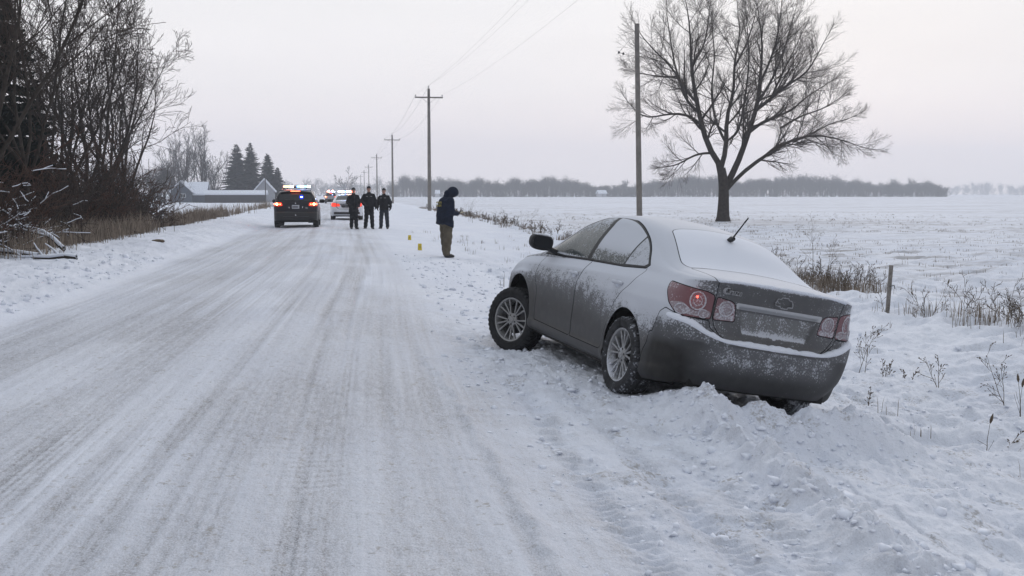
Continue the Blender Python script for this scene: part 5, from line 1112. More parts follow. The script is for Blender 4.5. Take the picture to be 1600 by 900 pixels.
def traffic_car(p, name, label, kind, paint_, loc, rz, brakes=(1, 1), step=.03):
    root = empty(name, loc, rz); tag(root, label, 'police car'); p['mats'] = None; pr = build_car(p, root, step); S_ = {k: join(v) for k, v in pr.items()}
    both = lambda k: (lambda a: a + a.mirror())(S_[k])
    both('body').build('body', paint_, root); both('seam').build('panel_gap', M_['seam'], root); rb = both('rear_bumper').build('rear_bumper', M_['black'] if kind == 'suv' else paint_, root); g = both('tailgate' if kind == 'suv' else 'trunk_lid').build('tailgate' if kind == 'suv' else 'trunk_lid', paint_, root)
    both('rear_window').build('rear_window', dglass, g if kind == 'suv' else root); both('windshield').build('windshield', dglass, root)
    for sg in (1, -1):
        sd = lambda k: S_[k] if sg == 1 else S_[k].mirror()
        fd = sd('front_door').build('front_door', paint_, root); rd = sd('rear_door').build('rear_door', paint_, root)
        if kind == 'suv':
            sd('sw3').build('window', dglass, fd); sd('sw2').build('window', dglass, rd); sd('sw1').build('quarter_window', dglass, root); sd('tail_light').build('tail_light', redl, root)
        else:
            sd('window_trim').build('window_trim', M_['black'], root); sd('front_window').build('window', dglass, fd); sd('rear_side_window').build('window', dglass, rd); sd('quarter_window').build('quarter_window', dglass, root)
            sd('tail_light').build('tail_light', redl, root); sd('red_lens').build('round_lens', redl, root); sd('clear_lens').build('reversing_lens', redl, root); sd('trunk_light').build('trunk_light', redl, g); sd('round_lens').build('round_lens', redl, g); sd('lower_lens').build('reflector', redl, g)
        for (hx, hz) in ((1.45, 1.0), (.55, 1.0)) if kind == 'suv' else ((1.33, .88), (.30, .90)):
            q = MB(); q.tube([(hx + .1, sg * p['half'] * .985, hz), (hx, sg * (p['half'] + .015), hz), (hx - .1, sg * p['half'] * .985, hz)], .014, 6); q.build('door_handle', M_['black'], fd if hx > 1 else rd, True)
    inner_shell(p, root)
    for i, (wx, sg) in enumerate(((0, 1), (0, -1), (p['wb'], 1), (p['wb'], -1))):
        wh = build_wheel(plain_tyre, plain_rim, p['rad'], .245, root, 5, .1, i, fine=False, rimr=.24); wh.location = (wx, sg * (p['half'] - .13), p['rad']); wh.rotation_euler = (0, 0, math.pi if sg < 0 else 0)
        for pt in wh.children:
            if pt.name.startswith('tyre'): const_frost(pt, 0)
    return root, rb, g

def suv_extras(root, rb, g, p, H=1.70):
    for sg in (1, -1):
        for (y, z, r_, m) in ((.80, 1.05, .05, redbw), (.66, 1.045, .035, redb), (.90, 1.05, .03, redb)):
            q = MB(); q.lathe([(.001, -.03), (r_ * .8, -.025), (r_, 0)], 12, 'x', (-.955 if y < .85 else -.86, sg * y, z)); q.build('lamp_core', m, root, True)
    q = MB(); q.box((-.70, 0, H - .06), (.22, 1.35, .03), bev=.01); q.build('roof_spoiler', dpaint, g)
    q = MB(); q.box((-.80, 0, H - .085), (.02, .40, .028)); q.build('brake_light', redb, g)
    q = MB(); q.box((-.925, 0, .93), (.012, .32, .16), bev=.004); pl = q.build('licence_plate', platew, g)
    q = MB(); q.box((-.934, .02, .925), (.004, .24, .05)); q.build('plate_print', M_['dark_metal'], pl)
    q = MB(); q.lathe([(.001, 0), (.035, .004), (.03, .014), (.001, .016)], 12, 'x', (-.935, 0, 1.085)); q.build('emblem', chrome2, g, True)
    for (y, z) in ((.28, .90), (-.30, .91)): q = MB(); q.box((-.925, y, z), (.006, .035, .07)); q.build('badge', chrome2, g)
    q = MB(); q.box((-.925, -.48, .88), (.006, .11, .025)); q.build('lettering', chrome2, g)
    q = MB(); q.tube([(-.90, .02, 1.22), (-.90, .45, 1.24)], .008, 6); q.build('wiper', M_['black'], g)
    q = MB(); q.box((-.875, -.26, 1.36), (.03, .05, .05), bev=.01); q.build('blue_glass_reflection', bluew, g)  # blue light reflected in the rear glass, added as a glowing block
    q = MB(); q.lathe([(.001, -.01), (.10, 0), (.001, .01)], 12, 'x', (-.862, -.26, 1.36)); q.build('reflection_glow', blueb2, g)  # wider glowing disc behind it, part of the same added reflection
    q = MB(); q.box((-.93, 0, .50), (.05, 1.1, .03), bev=.01); q.build('bumper_step', M_['dark_metal'], rb)
    q = MB(); q.lathe([(.001, 0), (.03, .003), (.03, .012), (.001, .014)], 12, 'x', (-.968, 0, .57)); q.build('tow_cap', chrome2, rb)
    for sg in (1, -1): q = MB(); q.tube([(-.35, sg * .62, H - .06), (.5, sg * .63, H + .02), (1.3, sg * .62, H)], .02, 6); q.build('roof_rail', M_['dark_metal'], root, True)
blueb2 = mat('blue_reflection_glow', (.01, .02, .25), .4, emit=(.01, .04, .6), es=1.2)  # emissive blue for the reflection on the rear glass, not a lamp part

def carloc(px, Y): p_ = on(px, Y); return Vector((p_.x, p_.y, GZ(p_.x, p_.y) - .01))
p = P_suv(.975); r_, rb, g = traffic_car(p, 'police_car', 'dark blue police SUV with lit brake lights and roof beacons stopped on the left lane', 'suv', dpaint, carloc(463, 47), R(90), step=.024)
suv_extras(r_, rb, g, p); simple_mirror(r_, 2.2, .98, 1.16, M_['black'], 1.15); beacon_bar(r_, .75, 1.76, 1.2)
p = P_patrol(); r_, rb, g = traffic_car(p, 'police_car', 'white police sedan with blue roof beacons standing half behind the three officers', 'sedan', wpaint, carloc(541.5, 60), R(90), step=.026)
simple_mirror(r_, 2.05, .90, 1.10, M_['black'], 1.0); beacon_bar(r_, .9, 1.56, 1.0, False)
q = MB(); q.box((-.955, .02, .80), (.012, .30, .12)); q.build('licence_plate', M_['dark_metal'], g)
q = MB(); q.box((-.965, 0, .40), (.03, 1.45, .13), bev=.01); q.build('lower_valance', M_['black'], rb)
q = MB(); q.lathe([(.001, -.02), (.05, -.015), (.06, 0)], 12, 'x', (-.945, -.47, .93)); q.build('lamp_core', redbw, g, True); q = MB(); q.box((-.93, -.62, .93), (.02, .18, .10), bev=.02); q.build('lamp_core', redb, r_, True)
q = MB(); q.box((-.985, .02, .93), (.01, .16, .04)); q.build('lettering', M_['dark_metal'], g)
p = P_suv(.96); r_, rb, g = traffic_car(p, 'police_car', 'farthest police vehicle, a faint reddish SUV with bright beacons left of the white sedan', 'suv', saltm, carloc(517, 165), R(90), step=.05)
suv_extras(r_, rb, g, p); beacon_bar(r_, .75, 1.76, 1.3, True); simple_mirror(r_, 2.2, .98, 1.16, M_['black'], 1.1)
for sg in (1, -1): q = MB(); q.lathe([(.001, -.03), (.14, 0), (.001, .02)], 12, 'x', (-.9, sg * .30, 1.95)); q.build('floodlight', redw, r_, True)

# ================================================================== people
skin = mat('skin', (.36, .21, .16), .6); blackcloth = mat('black_cloth', (.012, .012, .015), .9, spec=.15, var=.25, vscale=9, bump=.5, bscale=14); blackpants = mat('black_trousers', (.010, .011, .014), .9, spec=.15, bump=.5, bscale=10)
navy = mat('navy_cloth', (.010, .015, .030), .9, spec=.15, var=.25, vscale=8, bump=.5, bscale=12); khaki = mat('khaki_cloth', (.10, .085, .062), .9, spec=.15, var=.2, vscale=7, bump=.6, bscale=12); glove = mat('black_gloves', (.012, .012, .013), .8); boot = mat('black_boots', (.012, .011, .011), .6); patchg = mat('grey_patch', (.22, .22, .23), .8); yel = mat('yellow_print', (.26, .22, .05), .8); hatm = mat('knit_hat', (.014, .014, .018), .95, bump=.6, bscale=60); hairm = mat('hair', (.03, .02, .015), .8); lipm = mat('lips', (.30, .12, .10), .6); eyem = mat('eyes', (.02, .015, .012), .3)

def person(loc, rz, H, label, group, P, jm, tm, hood=False, coat=0.0, bulk=0.0):
    """P: joint positions in a frame facing -y for a body 1.80 m tall"""
    root = empty('person', loc, rz); root.scale = (H / 1.8,) * 3; tag(root, label, 'person', group); g = lambda k: np.array(P[k], float)
    fwd = g('look'); head = g('head'); up = g('headup'); rgt = np.cross(fwd, up)
    hp = lambda a, b, c: head + rgt * a + fwd * b + up * c           # sideways, forwards, up
    def head_f(X, Y, Z):
        dx, dy, dz = X - head[0], Y - head[1], Z - head[2]; a = dx * rgt[0] + dy * rgt[1] + dz * rgt[2]; b = dx * fwd[0] + dy * fwd[1] + dz * fwd[2]; c = dx * up[0] + dy * up[1] + dz * up[2]
        d = np.sqrt((a / .074) ** 2 + ((b + .008) / .092) ** 2 + ((c - .015) / .108) ** 2) * .085 - .085
        jaw = np.sqrt((a / .052) ** 2 + ((b - .030) / .055) ** 2 + ((c + .062) / .052) ** 2) * .05 - .05; d = smin(d, jaw, .03)
        nose = np.sqrt((a / .013) ** 2 + ((b - .093) / .020) ** 2 + ((c + .008) / .028) ** 2) * .015 - .015; d = smin(d, nose, .012)
        for s in (-1, 1):
            ear = np.sqrt(((a - s * .076) / .012) ** 2 + ((b + .01) / .022) ** 2 + ((c - .0) / .033) ** 2) * .014 - .014; d = smin(d, ear, .006)
            eye = np.sqrt(((a - s * .031) / .016) ** 2 + ((b - .093) / .014) ** 2 + ((c - .018) / .010) ** 2) * .012 - .012; d = np.maximum(d, -eye + 0 * d) if False else -smin(-d, eye, .008)
        return d
    nk, ch, pv = g('neck'), g('chest'), g('pelvis')
    def hand(X, Y, Z, s, d):
        w_ = g('wr' + s); t = g('ha' + s); ax = (t - w_) / np.linalg.norm(t - w_); pal = g('pal' + s); pal = pal - ax * (pal @ ax); pal /= np.linalg.norm(pal); sd = np.cross(ax, pal); thumb = sd * (1 if P['th' + s] > 0 else -1)
        d = smin(d, cone_sdf(X, Y, Z, w_, w_ + ax * .07, .028, .030), .02); c0 = w_ + ax * .045
        for k, (o, l) in enumerate(((-.027, .070), (-.009, .080), (.009, .076), (.026, .060))):
            a = w_ + ax * .085 - thumb * o; b = a + (ax * .85 + pal * P['curl'] * .5) * l * .5; c_ = b + (ax * (1 - P['curl']) + pal * P['curl']) * l * .5; d = np.minimum(d, np.minimum(cone_sdf(X, Y, Z, a - ax * .02, b, .0098, .009), cone_sdf(X, Y, Z, b, c_, .009, .0075)))
        a = w_ + ax * .03 + thumb * .022; b = a + (thumb * .6 + ax * .8 + pal * .3) * .035; c_ = b + (ax * .9 + pal * .4) * .03; return np.minimum(d, np.minimum(cone_sdf(X, Y, Z, a, b, .012, .011), cone_sdf(X, Y, Z, b, c_, .011, .009)))
    def body_f(X, Y, Z):
        d = head_f(X, Y, Z); d = smin(d, cone_sdf(X, Y, Z, nk, head - up * .06, .055, .048), .03); d = smin(d, cone_sdf(X, Y, Z, ch, nk - np.array([0, 0, .05]), .12, .075, (1.25, .85, 1)), .05); d = smin(d, cone_sdf(X, Y, Z, pv, ch, .11, .12, (1.2, .85, 1)), .06)
        for s in 'LR':
            d = smin(d, cone_sdf(X, Y, Z, g('sh' + s), g('el' + s), .048, .040), .04); d = smin(d, cone_sdf(X, Y, Z, g('el' + s), g('wr' + s), .040, .026), .02); d = smin(d, cone_sdf(X, Y, Z, g('hip' + s), g('kn' + s), .080, .055), .04); d = smin(d, cone_sdf(X, Y, Z, g('kn' + s), g('an' + s), .052, .036), .03); d = smin(d, cone_sdf(X, Y, Z, g('an' + s) - np.array([0, 0, .035]), g('toe' + s), .030, .018), .02); d = hand(X, Y, Z, s, d)
        return d
    allp = np.array([P[k] for k in P if isinstance(P[k], (tuple, list)) and k not in ('look', 'headup', 'palL', 'palR')]); lo = allp.min(0) - .22; hi = allp.max(0) + .22
    V, F_ = surface_nets(body_f, lo, hi, .0115); b = mesh_obj('body', V, F_, skin, root)
    # trousers
    def tr(X, Y, Z):
        d = cone_sdf(X, Y, Z, pv + np.array([0, 0, -.05]), pv + np.array([0, 0, .10]), .135, .13, (1.15, .88, 1))
        for s in 'LR':
            hipp, kn, an = g('hip' + s), g('kn' + s), g('an' + s); l = smin(cone_sdf(X, Y, Z, hipp, kn, .116 + bulk * .3, .090 + bulk * .35), cone_sdf(X, Y, Z, kn, an + np.array([0, 0, .03]), .090 + bulk * .35, .080 + bulk * .3), .02); d = smin(d, l, .03)
        d = d + .006 * np.sin(Z * 38 + X * 20) * (Z < .75) + .004 * np.sin(Z * 90 + X * 30 + Y * 40) * (Z < .35); return np.maximum(d, -(Z - .055))
    V, F_ = surface_nets(tr, (lo[0], lo[1], -.02), (hi[0], hi[1], pv[2] + .28), .0125); mesh_obj('trousers', V, F_, tm, root)
    bt = None
    for s in 'LR':
        an, to = g('an' + s), g('toe' + s)
        def bf(X, Y, Z):
            d = smin(cone_sdf(X, Y, Z, an + np.array([0, 0, -.02]), an + np.array([0, 0, .06]), .056, .056), cone_sdf(X, Y, Z, (an[0], an[1], .045), (to[0], to[1], .038), .048, .042, (1.05, 1.05, .9)), .03); return np.maximum(d, -Z + .002)
        V, F_ = surface_nets(bf, np.minimum(an, to) - .12 - np.array([0, 0, .05]), np.maximum(an, to) + .12, .010); mesh_obj('boot', V, F_, boot, root)
    # jacket
    hem = P['hem'] - coat; shl = (g('shL') + g('shR')) / 2
    def jk(X, Y, Z):
        d = cone_sdf(X, Y, Z, (pv[0], pv[1], hem + .02), pv + np.array([0, 0, .12]), .185 + bulk * 1.3, .168 + bulk, (1.18, .86, 1)); d = smin(d, cone_sdf(X, Y, Z, pv + np.array([0, 0, .12]), ch, .168 + bulk, .182 + bulk, (1.18, .86, 1)), .06); d = smin(d, cone_sdf(X, Y, Z, ch, nk - np.array([0, 0, .07]), .178, .105, (1.15, .80, 1)), .06)
        d = smin(d, cone_sdf(X, Y, Z, g('shL') , g('shR'), .080, .080), .06); d = smin(d, cone_sdf(X, Y, Z, nk - np.array([0, 0, .05]), nk + (head - nk) * .32, .078, .070), .02)
        for s in 'LR': d = smin(d, cone_sdf(X, Y, Z, g('sh' + s), g('el' + s), .092, .076), .03); d = smin(d, cone_sdf(X, Y, Z, g('el' + s), g('wr' + s), .074, .056), .02)
        if hood: d = smin(d, cone_sdf(X, Y, Z, head + fwd * -.10 - up * .10, nk - fwd * .06, .09, .08), .04)
        d = d + .007 * np.sin(Z * 34 + 14 * X + 9 * Y) * np.sin(X * 25 + 2) + .003 * np.sin(Z * 95 + X * 40)
        hemc = hem + .012 * np.sin(X * 30) + P.get('hemtilt', 0) * (Y - pv[1]); m = np.hypot(X - pv[0], Y - pv[1]) < .30; armc = np.minimum(np.linalg.norm(np.stack([X - g('wrL')[0], Y - g('wrL')[1], Z - g('wrL')[2]]), axis=0), np.linalg.norm(np.stack([X - g('wrR')[0], Y - g('wrR')[1], Z - g('wrR')[2]]), axis=0)) < .12
        return np.where(armc, d, np.maximum(d, hemc - Z))
    V, F_ = surface_nets(jk, lo - .03, hi + .02, .0125); j = mesh_obj('jacket', V, F_, jm, root)
    for s in 'LR':
        w_, t_ = g('wr' + s), g('ha' + s)
        def gf(X, Y, Z): return hand(X, Y, Z, s, cone_sdf(X, Y, Z, w_ - (t_ - w_) * .3, w_, .038, .034)) - .0035
        V, F_ = surface_nets(gf, np.minimum(w_, t_) - .13, np.maximum(w_, t_) + .13, .0065); mesh_obj('glove', V, F_, glove, root)
    if hood:
        def hf(X, Y, Z):
            dx, dy, dz = X - head[0], Y - head[1], Z - head[2]; a = dx * rgt[0] + dy * rgt[1] + dz * rgt[2]; b_ = dx * fwd[0] + dy * fwd[1] + dz * fwd[2]; c = dx * up[0] + dy * up[1] + dz * up[2]
            d = np.sqrt((a / .128) ** 2 + ((b_ + .015) / .155) ** 2 + ((c - .012) / .158) ** 2) * .14 - .14; d = smin(d, cone_sdf(X, Y, Z, head - fwd * .06 - up * .10, nk - fwd * .05 + up * .0, .10, .10), .05); inn = np.sqrt((a / .098) ** 2 + ((b_ - .03) / .150) ** 2 + ((c - .0) / .128) ** 2) * .12 - .12; face = np.maximum(np.sqrt((a / .085) ** 2 + ((c + .02) / .105) ** 2) * .09 - .09, -b_); return np.maximum(np.maximum(d, -inn), -face)
        V, F_ = surface_nets(hf, head - .27, head + .24, .0105); mesh_obj('hood', V, F_, jm, root)
    else:
        def hf(X, Y, Z):
            dx, dy, dz = X - head[0], Y - head[1], Z - head[2]; a = dx * rgt[0] + dy * rgt[1] + dz * rgt[2]; b_ = dx * fwd[0] + dy * fwd[1] + dz * fwd[2]; c = dx * up[0] + dy * up[1] + dz * up[2]
            d = np.sqrt((a / .092) ** 2 + ((b_ + .010) / .110) ** 2 + ((c - .035) / .112) ** 2) * .10 - .10; return np.maximum(d, .040 - c + .12 * b_)
        V, F_ = surface_nets(hf, head - .18, head + .22, .008); mesh_obj('knit_hat', V, F_, hatm, root)
    for s in (-1, 1): q = MB(); c_ = hp(s * .031, .078, .018); q.lathe([(.001, -.010), (.009, -.006), (.011, 0), (.009, .006), (.001, .010)], 10, 'z', tuple(c_)); q.build('eye', eyem, b, True)
    c_ = hp(0, .081, -.052); q = MB(); q.tube([tuple(hp(-.022, .076, -.052)), tuple(c_), tuple(hp(.022, .076, -.052))], .005, 6); q.build('mouth', lipm, b, True)
    return root, j

def base_pose(dx=0, stance=.12, arm=.30, fwd_arm=-.03, swing=0.0):
    return dict(head=(0, -.02, 1.665), headup=(0, 0, 1.), look=(0, -1., 0), neck=(0, 0, 1.50), chest=(0, 0, 1.30), pelvis=(0, 0, .96), shL=(.178, 0, 1.395), shR=(-.178, 0, 1.395), elL=(arm, .03, 1.17), elR=(-arm, .03, 1.17), wrL=(arm + .01, fwd_arm, .93), wrR=(-arm - .01, fwd_arm, .93), haL=(arm - .01, fwd_arm - .02, .83), haR=(-arm + .01, fwd_arm - .02, .83), palL=(-1, 0, 0), palR=(1, 0, 0), thL=-1, thR=1, curl=.45,
                hipL=(.085, 0, .93), hipR=(-.085, 0, .93), knL=(stance, -.02, .50), knR=(-stance, -.02, .50), anL=(stance + .02, .0, .09), anR=(-stance - .02, .0, .09), toeL=(stance + .05, -.16, .04), toeR=(-stance - .05, -.16, .04), hem=.84)
def chest_patches(j, y=-.176):
    for sx, w_ in ((.09, .075), (-.09, .065)): q = MB(); q.box((sx, y, 1.375), (w_, .012, .026), bev=.004); q.build('name_patch', patchg, j)

ft = [(555, 358), (577, 358), (600, 358)]
GP = 'three officers standing together on the road'
Pm = base_pose(stance=.09, arm=.25); Pm['elL'] = (.26, .02, 1.18); Pm['wrL'] = (.20, -.12, 1.0); Pm['haL'] = (.13, -.17, .95); Pm['elR'] = (-.26, .02, 1.18); Pm['wrR'] = (-.18, -.13, .98); Pm['haR'] = (-.10, -.18, .94)
def gl(px, py): 
    q = gpt(px, py); q.z = GZ(q.x, q.y) - .005; return q
r_, j = person(gl(553, 357.5), R(14), 1.76, 'officer in a long black coat standing in front of the white police car', GP, Pm, blackcloth, blackpants, coat=.10); q = MB(); q.tube([(0, -.15, 1.46), (.005, -.165, 1.2), (.0, -.17, .9)], .005, 5); q.build('zip', M_['dark_metal'], j)
Pk = base_pose(stance=.115, arm=.27); Pk['elR'] = (-.31, .05, 1.18); Pk['wrR'] = (-.20, -.12, 1.02); Pk['haR'] = (-.13, -.17, .98); Pk['anR'] = (-.16, -.06, .09); Pk['toeR'] = (-.21, -.21, .04)
r_, j = person(gl(577, 357.5), R(2), 1.86, 'tallest officer in black jacket and knit cap, middle of the three on the road', GP, Pk, blackcloth, blackpants); chest_patches(j)
r_, j = person(gl(600.5, 357.5), R(-16), 1.82, 'officer in black with grey chest patches, rightmost of the three on the road', GP, base_pose(stance=.13, arm=.285), blackcloth, mat('dark_blue_trousers', (.010, .016, .028), .9, bump=.4, bscale=10)); chest_patches(j)
# the hooded person, bent over a clipboard, seen from behind the right shoulder
hv = Vector((0, -.68, -.73)).normalized(); uv = Vector((0, -.73, .68)).normalized()
Pi = base_pose(stance=.10); Pi.update(head=(0, -.20, 1.60), look=tuple(hv), headup=tuple(uv), neck=(0, -.07, 1.48), chest=(0, -.01, 1.30), pelvis=(0, .03, .96), shL=(.18, -.04, 1.42), shR=(-.18, -.04, 1.42), elL=(.25, -.04, 1.14), elR=(-.25, -.04, 1.14), wrL=(.13, -.25, 1.10), wrR=(-.13, -.25, 1.10), haL=(.08, -.34, 1.12), haR=(-.09, -.34, 1.12), palL=(-.5, 0, 1), palR=(.5, 0, 1), thL=1, thR=-1, knL=(.11, -.02, .50), knR=(-.11, .0, .50), anL=(.14, -.07, .09), anR=(-.15, .07, .09), toeL=(.17, -.23, .04), toeR=(-.19, -.09, .04), hem=.80, hemtilt=.35, curl=.5)
r_, j = person(gl(697, 402), R(112), 1.86, 'hooded person in navy jacket and khaki trousers looking down at papers', None, Pi, navy, khaki, hood=True, bulk=.045)
def strokes(par, rows, x0, y_of, z0, hgt, wdt, m, n):
    rr = random.Random(4); q = MB()
    for r2 in range(rows):
        for k in range(n):
            x = x0 + (k - (n - 1) / 2) * wdt; z = z0 - r2 * hgt * 1.35; q.box((x - wdt * .28, y_of(z), z), (wdt * .2, .006, hgt)); q.box((x, y_of(z) , z + hgt * rr.choice([.4, 0, -.4])), (wdt * .55, .006, hgt * .2)); 
            if rr.random() < .6: q.box((x + wdt * .2, y_of(z), z + hgt * .2), (wdt * .2, .006, hgt * .55))
    q.build('back_print', m, par)
strokes(j, 2, .0, lambda z: .205 - .10 * max(0, z - 1.30), 1.375, .055, .062, yel, 5)
q = MB(); q.box((.272, -.045, 1.30), (.008, .07, .09), bev=.003); q.build('arm_patch', yel, j)
root = empty('clipboard', r_.matrix_world.translation); bpy.context.view_layer.update()
mw = r_.matrix_world; q = MB(); q.box((0, 0, 0), (.23, .30, .008), bev=.003); pos = Vector((0, -.38, 1.115)) ; root.location = Matrix.Rotation(R(112), 3, 'Z') @ (pos * (1.86 / 1.8)) + r_.location; root.rotation_euler = (R(-8), 0, R(112)); q.build('board', mat('brown_board', (.12, .08, .05), .7), root); q = MB(); q.box((0, .0, .007), (.21, .28, .004)); q.build('paper', mat('paper', (.45, .42, .30), .8), root); tag(root, 'clipboard with papers held by the hooded person', 'clipboard')

# ================================================================== poles, farm, small things
polem = mat('weathered_pole', (.17, .155, .14), .9, var=.25, vscale=3, bump=.3, bscale=12); ironm = mat('line_hardware', (.05, .05, .052), .6, .4); insm = mat('insulator', (.30, .30, .31), .35)
wirem = mat('wire', (.22, .22, .23), .6)
PH = 11.9
def power_pole(Y, X, first=None):
    root = empty('power_pole', (X, Y, GB(X, Y)))
    h = PH - (GB(X, Y) - (-.3)); q = MB(); q.tube([(0, 0, -.3), (0, 0, h * .5), (0, 0, h)], [.19, .165, .125], 14); q.build('post', polem, root, True)
    q = MB(); q.box((0, -.16, h - .85), (2.7, .10, .13), bev=.01); q.build('crossarm', polem, root)
    for s in (-1, 1):
        q = MB(); q.tube([(s * .75, -.20, h - .85), (0, -.17, h - 1.45)], .014, 6); q.build('brace', ironm, root)
    for x in (-1.28, 1.28):
        q = MB(); q.lathe([(.001, 0), (.03, 0), (.03, .06), (.055, .08), (.05, .12), (.062, .15), (.035, .20), (.001, .22)], 10, 'z', (x, -.16, h - .785)); q.build('insulator', insm, root, True)
    q = MB(); q.lathe([(.001, 0), (.03, 0), (.03, .1), (.055, .12), (.05, .17), (.062, .2), (.03, .27), (.001, .3)], 10, 'z', (0, 0, h)); q.build('insulator', insm, root, True)
    return root, h
PY = [5, 100, 179, 268, 362, 450, 555]; tops = []
where = ['standing ahead of the car beyond the picture, carrying the wires overhead', 'nearest cross armed pole, left of the hooded person', 'second cross armed pole beyond the hooded person', 'third cross armed pole down the road', 'fourth cross armed pole down the road', 'fifth cross armed pole, small above the officers', 'farthest pole of the line, faint in the haze']
for i, y in enumerate(PY):
    x = {5: 9.6}.get(y, 8.05); r_, h = power_pole(y, x); tag(r_, 'wooden power pole, ' + where[i], 'power pole', 'power poles along the road'); tops.append((x, y, r_.location.z + h))
for k, (ox, oz) in enumerate([(-1.28, -.57), (0, .28), (1.28, -.57)]):
    polys = []
    for a, b in zip(tops[:-1], tops[1:]):
        t = np.linspace(0, 1, 25); sag = (b[1] - a[1]) * .011; P = np.stack([a[0] + (b[0] - a[0]) * t + ox, a[1] + (b[1] - a[1]) * t - .16, a[2] + (b[2] - a[2]) * t + oz - sag * 4 * t * (1 - t)], 1); polys.append((P, np.full(25, .0055 if a[1] < 50 else .012)))
    V, F_ = tubes(polys, 4); o = mesh_obj('power_line', V, F_, wirem, None, True); tag(o, ('left', 'middle', 'right')[k] + ' one of the three thin wires strung between the power poles', 'wire', 'wires of the power line')
# the single bare pole behind the car
b = on(1000, 62.5); root = empty('power_pole', b); tag(root, 'tall grey wooden pole without crossarm rising behind the sedan roof', 'power pole')
tp = at(995, 37, 62.5) - b; q = MB(); q.tube([(0, 0, -.3), tuple(tp * .5), tuple(tp)], [.185, .165, .14], 14); q.build('post', polem, root, True)
q = MB(); q.tube([tuple(tp * .985), tuple(at(990, 55, 62.4) - b), tuple(at(972, 76, 62) - b)], .012, 5); q.build('loose_wire', wirem, root)
q = MB()
for (px, py) in ((967, 82), (974, 84)): c_ = at(px, py, 62) - b; q.lathe([(.001, -.08), (.06, -.05), (.07, .02), (.03, .09), (.001, .1)], 8, 'z', tuple(c_))
q.tube([tuple(at(972, 76, 62) - b), tuple(at(967, 82, 62) - b), tuple(at(974, 84, 62) - b)], .02, 5); q.build('broken_insulator', ironm, root, True)

# wooden stake at the field edge
b = gpt(1388, 490); root = empty('stake', b); h = 80 / F_PX * b.y; q = MB(); q.box((0, 0, h / 2 - .05), (.058, .05, h + .1), rot=Matrix.Rotation(R(3), 3, 'Y'), bev=.006); q.build('post', mat('stake_wood', (.19, .175, .16), .9, var=.3, vscale=20), root); q = MB(); q.tube([(-.01, -.04, h * .55), (.06, -.05, h * .58), (.09, -.03, h * .50)], .008, 5); q.build('wire_loop', ironm, root); tag(root, 'short weathered wooden stake standing in the weeds at the field edge', 'stake')
b = gpt(1383, 492); weed(b, .45, 777, 'dead stem leaning against the foot of the wooden stake', 'dry weeds along the edge of the right field', False, .1)

# evidence markers
ym = mat('yellow_plastic', (.62, .47, .03), .45); km = mat('black_print', (.02, .02, .02), .6)
for (px, py, hh, lab) in ((656, 391, .19, 'nearer of the two yellow tent shaped evidence markers on the road shoulder'), (640, 375, .17, 'farther yellow evidence marker on the road shoulder')):
    b = gpt(px, py); root = empty('evidence_marker', b, R(8)); q = MB(); q.prism([(-.055, 0), (-.047, 0), (0, hh - .01), (.047, 0), (.055, 0), (.006, hh), (-.006, hh)], -.05, .05, 'x'); q.build('tent', ym, root)
    q = MB(); a = math.atan2(.049, hh); q.box((0, -.029, hh * .5), (.014, .004, hh * .42), rot=Matrix.Rotation(-a, 3, 'X')); q.build('number', km, root); tag(root, lab, 'evidence marker', 'yellow evidence markers')

# farm
barnw = mat('dark_barn_boards', (.035, .032, .036), .9, var=.25, vscale=1.5); sidingm = mat('blue_grey_siding', (.06, .075, .10), .85); roofs = mat('snow_roof', SNOWC, .9, spec=.2); whitem = mat('white_window', (.6, .62, .65), .6); darkg = mat('dark_pane', (.02, .022, .028), .2)
def gable(name, label, cat, px0, px1, Y, dep, hw, hr, wm, axis='y', overhang=.4):
    x0, x1 = ux(px0) * Y, ux(px1) * Y; w_ = x1 - x0; b = Vector(((x0 + x1) / 2, Y, GB((x0 + x1) / 2, Y) - .1)); root = empty(name, b); tag(root, label, cat); q = MB()
    if axis == 'y':
        q.prism([(-w_ / 2, 0), (w_ / 2, 0), (w_ / 2, hw), (0, hr), (-w_ / 2, hw)], 0, dep, 'y'); q.build('walls', wm, root); sl = (hr - hw) / (w_ / 2); o = overhang
        for s in (-1, 1): r_ = MB(); r_.prism([(0, hr + .05), (s * (w_ / 2 + o), hw - sl * o + .05), (s * (w_ / 2 + o), hw - sl * o + .40), (0, hr + .45)], -o, dep + o, 'y'); r_.build('roof', roofs, root)
    else:
        q.prism([(0, 0), (dep, 0), (dep, hw), (dep / 2, hr), (0, hw)], -w_ / 2, w_ / 2, 'x'); q.build('walls', wm, root); sl = (hr - hw) / (dep / 2); o = overhang
        for s in (-1, 1): c_ = dep / 2; r_ = MB(); r_.prism([(c_, hr + .05), (c_ + s * (c_ + o), hw - sl * o + .05), (c_ + s * (c_ + o), hw - sl * o + .35), (c_, hr + .4)], -w_ / 2 - o, w_ / 2 + o, 'x'); r_.build('roof', roofs, root)
    return root, w_
fh, w_ = gable('farmhouse', 'blue grey farmhouse with a steep snowy roof beyond the left field', 'house', 267, 299, 232, 6.5, 2.5, 4.5, sidingm)
f = MB(); f.box((.4, -.05, 1.6), (1.15, .08, .85)); fr = f.build('window', whitem, fh)
for dx in (-.27, .27): f = MB(); f.box((.4 + dx, -.10, 1.6), (.44, .05, .7)); f.build('pane', darkg, fr)
f = MB(); f.box((0, 3, 4.5), (.45, .45, 1.1)); f.build('chimney', barnw, fh)
gable('house_wing', 'snow roofed wing with a broad roof joined to the right of the farmhouse', 'house', 294, 320, 234, 8, 1.9, 4.3, sidingm, 'x')
gable('long_barn', 'long low dark shed with a snowy roof running right from the farmhouse', 'shed', 320, 414, 233, 4, 1.9, 2.5, barnw, 'x')
